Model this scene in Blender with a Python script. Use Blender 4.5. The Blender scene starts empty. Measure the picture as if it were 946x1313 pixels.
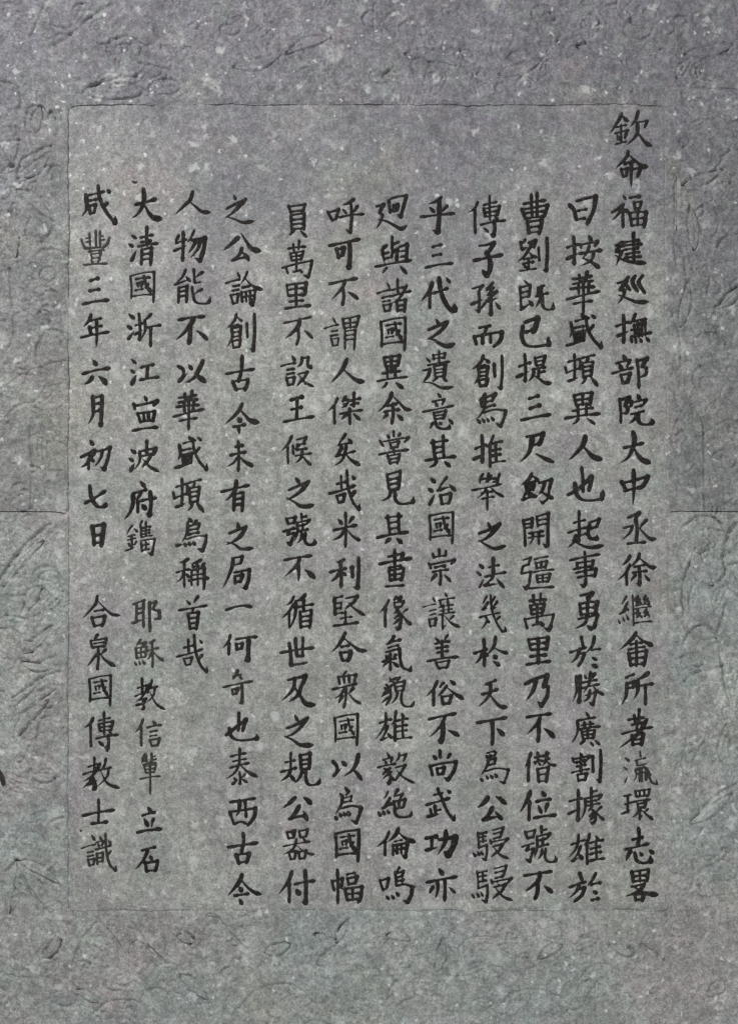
import bpy, math
import numpy as np
from mathutils import Vector

# ------------------------------------------------------------------ camera, light, exposure
SC = bpy.context.scene
COL = SC.collection
cam_d = bpy.data.cameras.new('camera')
cam = bpy.data.objects.new('camera', cam_d); COL.objects.link(cam)
DIST = 2.4
cam.location = (0, -DIST, 0); cam.rotation_euler = (math.radians(90), 0, 0)
cam_d.sensor_fit = 'VERTICAL'; cam_d.sensor_height = 24
cam_d.lens = 24 * DIST / 1.313
cam_d.clip_start = 0.05; cam_d.clip_end = 50
SC.camera = cam

world = bpy.data.worlds.new('World'); SC.world = world
world.use_nodes = True
bg = world.node_tree.nodes['Background']
bg.inputs['Color'].default_value = (0.93, 0.97, 1.0, 1); bg.inputs['Strength'].default_value = 0.26

def area(name, loc, target, size, power, col):
    d = bpy.data.lights.new(name, 'AREA'); d.shape = 'DISK'; d.size = size; d.energy = power; d.color = col
    o = bpy.data.objects.new(name, d); COL.objects.link(o); o.location = loc
    o.rotation_euler = (Vector(target) - Vector(loc)).to_track_quat('-Z', 'Y').to_euler()
    return o
area('ceiling_lamp', (-1.15, -1.55, 1.60), (0.25, 0, -0.45), 0.30, 62, (1.0, 0.985, 0.96))
area('low_fill', (0.70, -2.2, -1.3), (0, 0, -0.45), 0.9, 27, (0.97, 1.0, 0.98))  # added fill light from low right, lifting the lower stone; no real fitting

vs = SC.view_settings
vs.view_transform = 'Standard'; vs.look = 'None'; vs.exposure = -0.08; vs.gamma = 1.0; vs.use_curve_mapping = False
SC.cycles.pixel_filter_type = 'GAUSSIAN'; SC.cycles.filter_width = 1.6

# the photograph is 946 x 1313; one of its pixels is one millimetre on the stone.
# working frame: X to the right and Y down in millimetres, H = millimetres out of the stone
def world_xyz(X, Y, H):
    return np.stack([(X - 473.0) / 1000, -H / 1000 + 0 * X, (656.5 - Y) / 1000], -1)
def mesh_obj(name, verts, quads, mat, parent=None, smooth=True, tris=None):
    me = bpy.data.meshes.new(name)
    q = np.asarray(quads, np.int32).reshape(-1, 4)
    me.vertices.add(len(verts)); me.vertices.foreach_set('co', np.asarray(verts, np.float32).ravel())
    me.loops.add(q.size); me.loops.foreach_set('vertex_index', q.ravel())
    me.polygons.add(len(q)); me.polygons.foreach_set('loop_start', np.arange(0, q.size, 4, dtype=np.int32))
    me.polygons.foreach_set('use_smooth', np.full(len(q), smooth))
    me.update(calc_edges=True); me.validate()
    me.materials.append(mat)
    o = bpy.data.objects.new(name, me); COL.objects.link(o)
    if parent: o.parent = parent
    return o

# ------------------------------------------------------------------ materials
class NT:
    def __init__(s, name):
        s.m = bpy.data.materials.new(name); s.m.use_nodes = True; s.t = s.m.node_tree
        s.b = s.t.nodes['Principled BSDF']; s.co = s.t.nodes.new('ShaderNodeTexCoord').outputs['Object']
    def n(s, typ, **kw):
        o = s.t.nodes.new(typ)
        for k, v in kw.items():
            if k in o.inputs: o.inputs[k].default_value = v
            else: setattr(o, k, v)
        return o
    def l(s, a, b): s.t.links.new(a, b)
    def noise(s, scale, detail=3, rough=0.55, off=(0, 0, 0), dist=0.0, stretch=(1, 1, 1)):
        mp = s.n('ShaderNodeMapping'); mp.inputs['Location'].default_value = off; mp.inputs['Scale'].default_value = stretch
        s.l(s.co, mp.inputs['Vector'])
        o = s.n('ShaderNodeTexNoise', Scale=scale, Detail=detail, Roughness=rough, Distortion=dist); s.l(mp.outputs[0], o.inputs['Vector'])
        return o.outputs['Fac']
    def ramp(s, v, a, b, lo=0.0, hi=1.0):
        o = s.n('ShaderNodeMapRange'); o.inputs['From Min'].default_value = a; o.inputs['From Max'].default_value = b
        o.inputs['To Min'].default_value = lo; o.inputs['To Max'].default_value = hi; o.interpolation_type = 'SMOOTHSTEP'
        s.l(v, o.inputs['Value']); return o.outputs[0]
    def mul(s, a, b, op='MULTIPLY'):
        o = s.n('ShaderNodeMath', operation=op)
        for i, v in enumerate((a, b)):
            if isinstance(v, (int, float)): o.inputs[i].default_value = v
            else: s.l(v, o.inputs[i])
        return o.outputs[0]
    def mix(s, f, a, b, mode='MIX'):
        o = s.n('ShaderNodeMix', data_type='RGBA', blend_type=mode)
        for i, v in ((0, f), (6, a), (7, b)):
            if isinstance(v, (int, float)): o.inputs[i].default_value = v
            elif isinstance(v, tuple): o.inputs[i].default_value = v + (1,)
            else: s.l(v, o.inputs[i])
        return o.outputs[2]
    def spots(s, scale, r0, r1, keep, off=(0, 0, 0), dist=0.35):
        """irregular isolated spots: a distorted Voronoi whose random cells are kept"""
        nz = s.n('ShaderNodeTexNoise', Scale=scale * 1.7, Detail=3.0, Roughness=0.6); s.l(s.co, nz.inputs['Vector'])
        sub = s.n('ShaderNodeVectorMath', operation='SUBTRACT'); s.l(nz.outputs['Color'], sub.inputs[0]); sub.inputs[1].default_value = (.5, .5, .5)
        sc = s.n('ShaderNodeVectorMath', operation='SCALE'); s.l(sub.outputs[0], sc.inputs[0]); sc.inputs['Scale'].default_value = dist * 2 / scale
        ad = s.n('ShaderNodeVectorMath', operation='ADD'); s.l(s.co, ad.inputs[0]); s.l(sc.outputs[0], ad.inputs[1])
        a2 = s.n('ShaderNodeVectorMath', operation='ADD'); s.l(ad.outputs[0], a2.inputs[0]); a2.inputs[1].default_value = off
        v = s.n('ShaderNodeTexVoronoi', Scale=scale); s.l(a2.outputs[0], v.inputs['Vector'])
        sep = s.n('ShaderNodeSeparateColor'); s.l(v.outputs['Color'], sep.inputs[0])
        size = s.ramp(sep.outputs[0], 1 - keep, 1.0, 0.0, 1.0)       # unkept cells have no size
        rad = s.mul(size, r1)
        d = s.mul(rad, v.outputs['Distance'], 'SUBTRACT')
        return s.ramp(d, 0.0, r0)

def stone(name, base, tint_a, tint_b, tint_c, off=(0, 0, 0), bump=0.35):
    s = NT(name)
    a = s.ramp(s.noise(7.5, 3, .6, (3 + off[0], 1, 2), .4), .42, .66)
    b = s.ramp(s.noise(6.0, 3, .6, (11, 5 + off[1], 7), .5), .44, .68)
    c = s.ramp(s.noise(8.5, 3, .6, (-4, 9, 1 + off[2]), .5), .50, .68)
    col = s.mix(a, base, tint_a); col = s.mix(b, col, tint_b); col = s.mix(c, col, tint_c)
    # purplish grey growing towards the head of the slab, broken up by noise
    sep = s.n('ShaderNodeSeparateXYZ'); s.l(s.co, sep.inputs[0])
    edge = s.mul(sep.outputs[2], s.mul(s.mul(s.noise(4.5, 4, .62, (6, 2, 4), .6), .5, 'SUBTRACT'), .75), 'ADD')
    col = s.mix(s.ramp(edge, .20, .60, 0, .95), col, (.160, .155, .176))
    olive = s.mul(s.ramp(s.noise(5.5, 3, .6, (1, 4, 14), .5), .54, .72), .45)
    col = s.mix(olive, col, (.235, .232, .190))
    rose = s.mul(s.ramp(s.noise(9.0, 3, .6, (12, 4, 1), .6), .58, .74), .38)
    col = s.mix(rose, col, (.290, .235, .238))
    hue = s.noise(24, 3, .6, (3, 14, 6), .8)
    col = s.mix(s.mul(s.ramp(hue, .52, .70), .34), col, (.258, .232, .246))
    col = s.mix(s.mul(s.ramp(hue, .48, .32), .30), col, (.225, .258, .236))
    hue2 = s.noise(70, 2, .6, (6, 1, 2), .6)
    col = s.mix(s.mul(s.ramp(hue2, .56, .74), .28), col, (.270, .242, .245))
    big = s.ramp(s.noise(16, 3, .6, (5, 5, 5)), .3, .7, .90, 1.10)
    mid = s.ramp(s.noise(62, 4, .65, (1, 7, 3), .6), .28, .74, .80, 1.20)
    clot = s.ramp(s.noise(105, 3, .6, (7, 1, 9), .5), .3, .7, .86, 1.14)
    mid = s.mul(mid, clot)
    small = s.ramp(s.noise(185, 3, .7, (2, 2, 9), .3), .27, .73, .80, 1.20)
    grain = s.ramp(s.noise(430, 2, .75, (8, 1, 4)), .30, .70, .72, 1.28)
    g = s.mul(s.mul(big, mid), s.mul(small, grain))
    comb = s.n('ShaderNodeCombineColor')
    for i in range(3): s.l(g, comb.inputs[i])
    col = s.mix(1.0, col, comb.outputs[0], 'MULTIPLY')
    pale = s.spots(25, .34, .46, .46, (3, 1, 2), .8)
    col = s.mix(s.mul(s.mul(pale, .55), s.ramp(s.noise(140, 3, .7), .3, .6, .3, 1)), col, (.47, .48, .46))
    pale2 = s.spots(58, .24, .42, .44, (1, 8, 2), .7)
    col = s.mix(s.mul(pale2, .55), col, (.50, .51, .50))
    glint = s.spots(115, .2, .36, .28, (5, 2, 7), .6)
    col = s.mix(s.mul(glint, .62), col, (.64, .65, .64))
    dark = s.spots(44, .16, .34, .28, (9, 9, 1), .9)
    col = s.mix(s.mul(dark, .36), col, (.09, .09, .095))
    dark2 = s.spots(150, .16, .36, .32, (4, 6, 8), .7)
    col = s.mix(s.mul(dark2, .42), col, (.08, .078, .08))
    s.l(col, s.b.inputs['Base Color'])
    s.b.inputs['Roughness'].default_value = 0.78; s.b.inputs['Specular IOR Level'].default_value = 0.28
    bp = s.n('ShaderNodeBump'); bp.inputs['Strength'].default_value = bump; bp.inputs['Distance'].default_value = 0.0012
    s.l(s.mul(s.mul(s.noise(300, 4, .7, (1, 2, 3)), s.noise(90, 3, .6)), 1.6), bp.inputs['Height'])
    s.l(bp.outputs[0], s.b.inputs['Normal'])
    return s.m

GREY = (.262, .262, .248)
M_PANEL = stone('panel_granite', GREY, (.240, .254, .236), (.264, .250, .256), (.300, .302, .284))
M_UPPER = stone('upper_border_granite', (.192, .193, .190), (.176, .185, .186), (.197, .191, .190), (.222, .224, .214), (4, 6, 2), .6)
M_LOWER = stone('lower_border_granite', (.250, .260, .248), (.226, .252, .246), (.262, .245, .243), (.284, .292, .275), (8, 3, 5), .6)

def ink():
    s = NT('black_brush_ink')
    at = s.n('ShaderNodeAttribute', attribute_type='OBJECT', attribute_name='fade')
    wear = s.ramp(s.noise(330, 4, .75, (4, 4, 1), .4), .45, .74)
    wear2 = s.ramp(s.noise(110, 3, .6, (2, 7, 1)), .40, .72)
    w = s.mul(s.mul(wear, .42), s.mul(s.mul(wear2, .6), .5, 'ADD'))
    w = s.mul(w, at.outputs['Fac'], 'ADD')
    col = s.mix(w, (.0105, .0082, .0080), (.150, .146, .132))
    s.l(col, s.b.inputs['Base Color'])
    s.b.inputs['Roughness'].default_value = .85; s.b.inputs['Specular IOR Level'].default_value = .12
    bp = s.n('ShaderNodeBump'); bp.inputs['Strength'].default_value = .4; bp.inputs['Distance'].default_value = .0008
    s.l(s.noise(400, 3, .7), bp.inputs['Height']); s.l(bp.outputs[0], s.b.inputs['Normal'])
    return s.m
M_INK = ink()

# ------------------------------------------------------------------ height field helpers (millimetres)
RNG = np.random.default_rng(11)
_tabs = [RNG.normal(0, 1, (256, 256)) for _ in range(6)]
def vnoise(X, Y, size, k=0):
    t = _tabs[k % 6]; u = X / size + 37.3 * k + 900; v = Y / size + 11.7 * k + 900
    i = np.floor(u).astype(int); j = np.floor(v).astype(int); fu = u - i; fv = v - j
    fu = fu * fu * (3 - 2 * fu); fv = fv * fv * (3 - 2 * fv)
    i0, i1, j0, j1 = i % 256, (i + 1) % 256, j % 256, (j + 1) % 256
    return (t[j0, i0] * (1 - fu) + t[j0, i1] * fu) * (1 - fv) + (t[j1, i0] * (1 - fu) + t[j1, i1] * fu) * fv
def smooth_line(P, step=3.0):
    """Catmull-Rom through the traced points"""
    P = np.array(P, float)
    if len(P) < 3:
        n = max(2, int(np.hypot(*(P[1] - P[0])) / step)); return P[0] + (P[1] - P[0]) * np.linspace(0, 1, n)[:, None]
    Q = np.vstack([2 * P[0] - P[1], P, 2 * P[-1] - P[-2]]); out = []
    for i in range(1, len(Q) - 2):
        a, b, c, d = Q[i - 1:i + 3]; n = max(2, int(np.hypot(*(c - b)) / step))
        for t in np.linspace(0, 1, n, endpoint=False):
            out.append(.5 * (2 * b + (c - a) * t + (2 * a - 5 * b + 4 * c - d) * t * t + (3 * b - a - 3 * c + d) * t ** 3))
    out.append(P[-1]); return np.array(out)
def carve(H, xs, ys, line, width, depth, ragged=.35):
    """cut a rounded groove along a line into height grid H (rows = ys, columns = xs)"""
    for a, b in zip(line[:-1], line[1:]):
        m = width * 2 + 2
        i0, i1 = np.searchsorted(xs, (min(a[0], b[0]) - m, max(a[0], b[0]) + m)); j0, j1 = np.searchsorted(ys, (min(a[1], b[1]) - m, max(a[1], b[1]) + m))
        if i1 <= i0 or j1 <= j0: continue
        X, Y = np.meshgrid(xs[i0:i1], ys[j0:j1]); d = b - a; q = d @ d + 1e-9
        u = np.clip(((X - a[0]) * d[0] + (Y - a[1]) * d[1]) / q, 0, 1)
        r = np.hypot(X - a[0] - u * d[0], Y - a[1] - u * d[1]) * (1 + ragged * .5 * vnoise(X, Y, 5, 2))
        g = -depth * np.exp(-(r / (width * .62)) ** 2) * (1 + ragged * vnoise(X, Y, 9, 3))
        H[j0:j1, i0:i1] = np.minimum(H[j0:j1, i0:i1], BASE_OF[0](X, Y) + g) if BASE_OF[0] else np.minimum(H[j0:j1, i0:i1], g)
BASE_OF = [None]

# ------------------------------------------------------------------ brush strokes
PROF={'h':[(0,.72),(.10,.86),(.35,.54),(.7,.58),(.92,1.05),(1,.70)],
      'v':[(0,.85),(.08,1.08),(.3,.86),(.75,.88),(.93,1.0),(1,.7)],
      'n':[(0,.85),(.08,1.05),(.4,.85),(.8,.6),(1,.15)],
      'p':[(0,.85),(.1,1.08),(.45,.9),(.8,.5),(1,.12)],
      'l':[(0,.32),(.3,.62),(.6,.95),(.82,1.25),(.92,.8),(1,.15)],
      'd':[(0,.35),(.35,.85),(.75,1.2),(1,.75)],
      'k':[(0,.9),(.2,1.1),(.6,.65),(1,.15)]}
def centre(t,P):
    """resample a stroke to a dense centreline (corners kept on bent strokes)"""
    P=[np.array(p,float) for p in P]
    out=[]
    if len(P)==2:
        L=np.hypot(*(P[1]-P[0])); n=max(3,int(L/1.1))
        q=[P[0]+(P[1]-P[0])*k/n for k in range(n+1)]
        q=np.array(q)
        if t in 'hplv' and L>8:      # a brush line is never quite straight
            d=(P[1]-P[0])/L; nn=np.array([-d[1],d[0]]); s=np.linspace(0,1,len(q))
            amp={'h':-.025,'p':.05,'l':-.04,'v':.01}[t]*L
            q=q+np.outer(np.sin(math.pi*s)*amp,nn)*(1 if t!='p' else 1)
        return q
    for i in range(len(P)-1):
        p1,p2=P[i],P[i+1]
        def tan(k):
            if k==0:return (P[1]-P[0])
            if k==len(P)-1:return (P[-1]-P[-2])
            a=P[k]-P[k-1];b=P[k+1]-P[k]
            c=np.dot(a,b)/(np.hypot(*a)*np.hypot(*b)+1e-9)
            if c<.35: return None
            return (a+b)/2
        L=np.hypot(*(p2-p1)); n=max(2,int(L/1.1))
        t1,t2=tan(i),tan(i+1); 
        t1=(p2-p1) if t1 is None else t1*L/(np.hypot(*t1)+1e-9)
        t2=(p2-p1) if t2 is None else t2*L/(np.hypot(*t2)+1e-9)
        for k in range(n):
            u=k/n;h1=2*u**3-3*u**2+1;h2=u**3-2*u**2+u;h3=-2*u**3+3*u**2;h4=u**3-u**2
            out.append(h1*p1+h2*t1+h3*p2+h4*t2)
    out.append(P[-1])
    return np.array(out)
def stroke(t,P,w,rng):
    """dense centreline + radius per point, in millimetres"""
    C=centre(t,P)
    seg=np.hypot(*np.diff(C,axis=0).T);s=np.concatenate([[0],np.cumsum(seg)]);L=s[-1]+1e-9
    u=s/L
    if t in PROF:
        k,v=zip(*PROF[t]); W=np.interp(u,k,v)
        if t in 'hvp' and L<9: W=np.maximum(W,.75)*(1.0)
        if t=='p': W[-1]=.12
    else:
        D=np.gradient(C,axis=0);D/=np.hypot(*D.T)[:,None]+1e-9
        W=.62+.42*np.clip(np.abs(D[:,1])*1.3-.15,0,1)
        k=np.ones(5)/5; W=np.convolve(np.pad(W,2,mode='edge'),k,'valid')
        turn=np.zeros(len(C)); 
        for i in range(2,len(C)-2): turn[i]=1-float(D[i-2]@D[i+2])
        W+=np.clip(turn,0,.8)*.3
        if t=='u':
            e=np.clip((L-s)/min(7.,L*.3),0,1); W=W*(.2+.8*e**.7)
            b=np.exp(-((L-s-min(6,L*.25))/3.)**2); W+=.22*b
        else: W[-2:]*=.8
        W[:2]*=.9
    n=rng.normal(0,1,len(W)+4); n=np.convolve(n,np.ones(5)/5,'valid')
    W=W*(1+.12*n)*(1+.10*rng.normal())
    return C,W*w*.5
def sdf(strokes,X,Y):
    """signed reach: radius minus distance, positive inside the ink"""
    S=np.full(X.shape,-9.)
    x0,y0=X[0,0],Y[0,0];dx=X[0,1]-X[0,0] if X.shape[1]>1 else 1
    for C,R in strokes:
        for i in range(len(C)-1):
            a,b=C[i],C[i+1];ra,rb=R[i],R[i+1];m=max(ra,rb)+3
            i0=max(0,int((min(a[0],b[0])-m-x0)/dx));i1=int((max(a[0],b[0])+m-x0)/dx)+2
            j0=max(0,int((min(a[1],b[1])-m-y0)/dx));j1=int((max(a[1],b[1])+m-y0)/dx)+2
            px=X[j0:j1,i0:i1];py=Y[j0:j1,i0:i1]
            if px.size==0: continue
            d=b-a;q=(d@d)+1e-9
            u=np.clip(((px-a[0])*d[0]+(py-a[1])*d[1])/q,0,1)
            v=(ra+(rb-ra)*u)-np.hypot(px-a[0]-u*d[0],py-a[1]-u*d[1])
            np.maximum(S[j0:j1,i0:i1],v,out=S[j0:j1,i0:i1])
    return S
def place(g,box,rng,weight=1.0):
    """glyph strokes -> millimetres inside their box"""
    x0,y0,x1,y1=box; n=len(g)
    w=5.7 if n<=5 else 5.1-.13*max(0,n-7)
    w=max(2.7,w)*rng.uniform(.95,1.06)*weight; m=w*.34
    out=[]
    for t,P in g:
        Q=[(x0+m+x*(x1-x0-2*m),y0+m+y*(y1-y0-2*m)) for x,y in P]
        out.append(stroke(t,Q,w,rng))
    return out

# ------------------------------------------------------------------ the inscription
# each reading window of the photograph: letter -> its top left corner (mm); all coordinates inside a window are fifths of a millimetre
WINDOW = dict(A=(660,130),B=(660,390),C=(660,650),D=(660,905),E=(475,235),F=(475,490),G=(475,745),H=(475,920),
 I=(290,235),J=(290,490),K=(290,745),L=(290,920),M=(95,225),N=(95,480),O=(95,735),P=(95,900),
 Q=(270,235),R=(270,490),S=(270,745),T=(270,920))
# every character of the stone: window, character, left, top, right, bottom
PLACES = '''A 欽 600 55 890 295|A 命 635 312 865 560|A 福 612 595 850 815|A 建 635 835 855 1065|A 巡 645 1110 870 1315
B 撫 640 55 882 255|B 部 615 318 858 545|B 院 660 570 892 780|B 大 665 812 882 1032|B 中 672 1055 862 1300
C 丞 675 30 915 245|C 徐 650 292 915 508|C 繼 655 560 882 770|C 畬 665 800 895 1030|C 所 675 1055 892 1280
D 著 660 15 888 280|D 瀛 690 290 915 508|D 環 680 530 895 740|D 志 698 778 895 1020|D 畧 695 1042 930 1260
A 曰 340 600 528 795|A 按 325 850 562 1080|A 華 325 1085 550 1366|B 盛 325 55 562 285|B 頓 315 315 535 530|B 異 315 560 550 780|B 人 330 840 572 1018|B 也 330 1040 575 1270
C 起 330 20 580 272|C 事 345 282 550 518|C 勇 375 545 540 792|C 於 345 825 555 1035|C 勝 360 1055 580 1278
D 廣 350 35 552 262|D 割 355 278 558 495|D 據 335 520 582 765|D 雄 330 815 580 1025|D 於 338 1065 558 1265
A 曹 35 578 218 858|A 劉 5 870 215 1095|A 既 25 1140 255 1345|B 已 35 78 228 282|B 提 5 315 245 515|B 三 30 578 235 755|B 尺 20 818 252 1028|B 劒 30 1080 255 1285
C 開 45 32 222 262|C 疆 35 312 255 532|C 萬 55 548 255 800|C 里 65 828 235 1022|C 乃 55 1070 222 1285
D 不 65 42 258 240|D 僭 55 290 275 500|D 位 22 540 270 745|D 號 38 768 270 1010|D 不 50 1055 245 1250
E 傳 615 72 870 345|E 子 655 372 852 602|E 孫 640 628 838 850|E 而 655 905 852 1058|E 創 640 1098 852 1325
F 為 665 68 875 292|F 推 655 335 872 552|F 舉 645 580 865 828|F 之 675 890 880 1078|F 法 672 1120 875 1325
G 幾 690 85 872 332|G 於 655 352 892 555|G 天 680 628 888 820|G 下 675 868 880 1058|G 爲 695 1085 892 1305
H 公 675 498 875 668|H 駸 650 700 895 920|H 駸 640 945 920 1190
E 乎 315 80 545 322|E 三 345 385 535 550|E 代 312 598 550 828|E 之 345 862 555 1055|E 遺 330 1070 545 1320
F 意 328 65 540 308|F 其 345 335 552 558|F 治 362 600 550 792|F 國 370 828 535 1042|F 崇 368 1065 545 1308
G 讓 330 70 580 315|G 善 360 340 568 572|G 俗 345 630 608 808|G 不 360 842 572 1042|G 尚 372 1080 558 1285
H 武 350 448 550 665|H 功 345 720 555 892|H 亦 352 965 558 1185
E 迥 25 70 245 305|E 與 25 335 268 588|E 諸 35 608 265 832|E 國 58 855 230 1080|E 異 35 1098 242 1325
F 余 35 60 275 275|F 嘗 50 308 252 532|F 見 60 562 285 790|F 其 35 835 245 1048|F 畫 50 1068 268 1320
G 像 50 92 272 318|G 氣 70 348 270 582|G 貌 60 612 288 808|G 雄 20 828 272 1035|G 毅 40 1095 292 1308
H 絶 40 455 272 648|H 倫 30 705 298 905|H 嗚 52 955 275 1195
I 呼 645 95 890 322|I 可 655 350 862 552|I 不 655 602 852 790|I 謂 625 845 858 1075|I 人 660 1120 900 1295
J 傑 642 60 880 278|J 矣 680 325 870 548|J 哉 655 560 865 825|J 米 672 830 872 1065|J 利 660 1120 858 1330
K 堅 685 90 900 295|K 合 665 325 912 522|K 衆 675 575 875 822|K 國 688 848 850 1062|K 以 675 1105 878 1285
L 爲 690 440 872 685|L 國 692 715 858 930|L 幅 672 970 880 1200
I 員 395 128 522 350|I 萬 352 362 558 608|I 里 372 632 548 812|I 不 365 850 562 1045|I 設 345 1100 572 1315
J 王 360 85 572 265|J 侯 345 340 555 542|J 之 375 605 578 808|J 號 360 838 578 1050|J 不 365 1105 575 1290
K 循 345 80 568 312|K 世 338 355 570 550|K 及 345 598 585 805|K 之 360 852 572 1062|K 規 340 1095 612 1315
L 公 350 505 552 670|L 器 355 712 578 920|L 付 330 975 575 1200
Q 之 78 65 295 260|Q 公 72 315 335 505|Q 論 92 560 345 788|Q 創 88 832 290 1080|Q 古 92 1100 287 1338
R 今 85 130 325 342|R 未 92 372 285 580|R 有 62 625 255 835|R 之 88 892 290 1080|R 局 70 1110 258 1335
S 一 92 150 272 195|S 何 72 340 305 522|S 奇 75 565 275 790|S 也 92 838 308 1030|S 泰 90 1070 312 1312
T 西 115 512 298 700|T 古 105 735 308 948|T 今 102 1000 338 1205
M 人 635 95 890 265|M 物 635 345 850 555|M 能 640 595 882 830|M 不 645 895 862 1088|M 以 655 1180 850 1341
N 華 630 98 840 362|N 盛 645 390 860 620|N 頓 630 665 838 890|N 爲 650 915 858 1140|N 稱 650 1178 870 1385
O 首 665 142 860 368|O 哉 652 390 862 640
M 大 355 80 578 290|M 清 345 322 545 582|M 國 355 612 522 820|M 浙 335 880 565 1105|M 江 355 1172 550 1348
N 寧 370 130 545 370|N 波 345 418 558 635|N 府 312 680 535 945|N 鐫 325 935 525 1162
O 耶 368 165 558 380|O 穌 382 420 585 612|O 教 382 672 595 885|O 信 382 932 568 1118|P 輩 418 325 560 598|P 立 398 668 568 848|P 石 385 925 545 1098
M 咸 40 58 275 312|M 豐 42 348 235 580|M 三 50 650 230 835|M 年 38 885 232 1112|M 六 48 1178 238 1352
N 月 80 128 192 340|N 初 35 415 242 620|N 七 62 708 215 862|N 日 108 955 202 1112
O 合 45 140 308 350|O 衆 75 388 275 625|O 國 92 650 242 855|O 傳 58 885 290 1135|P 教 45 350 302 572|P 士 52 620 265 790|P 識 42 842 278 1088'''
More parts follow.
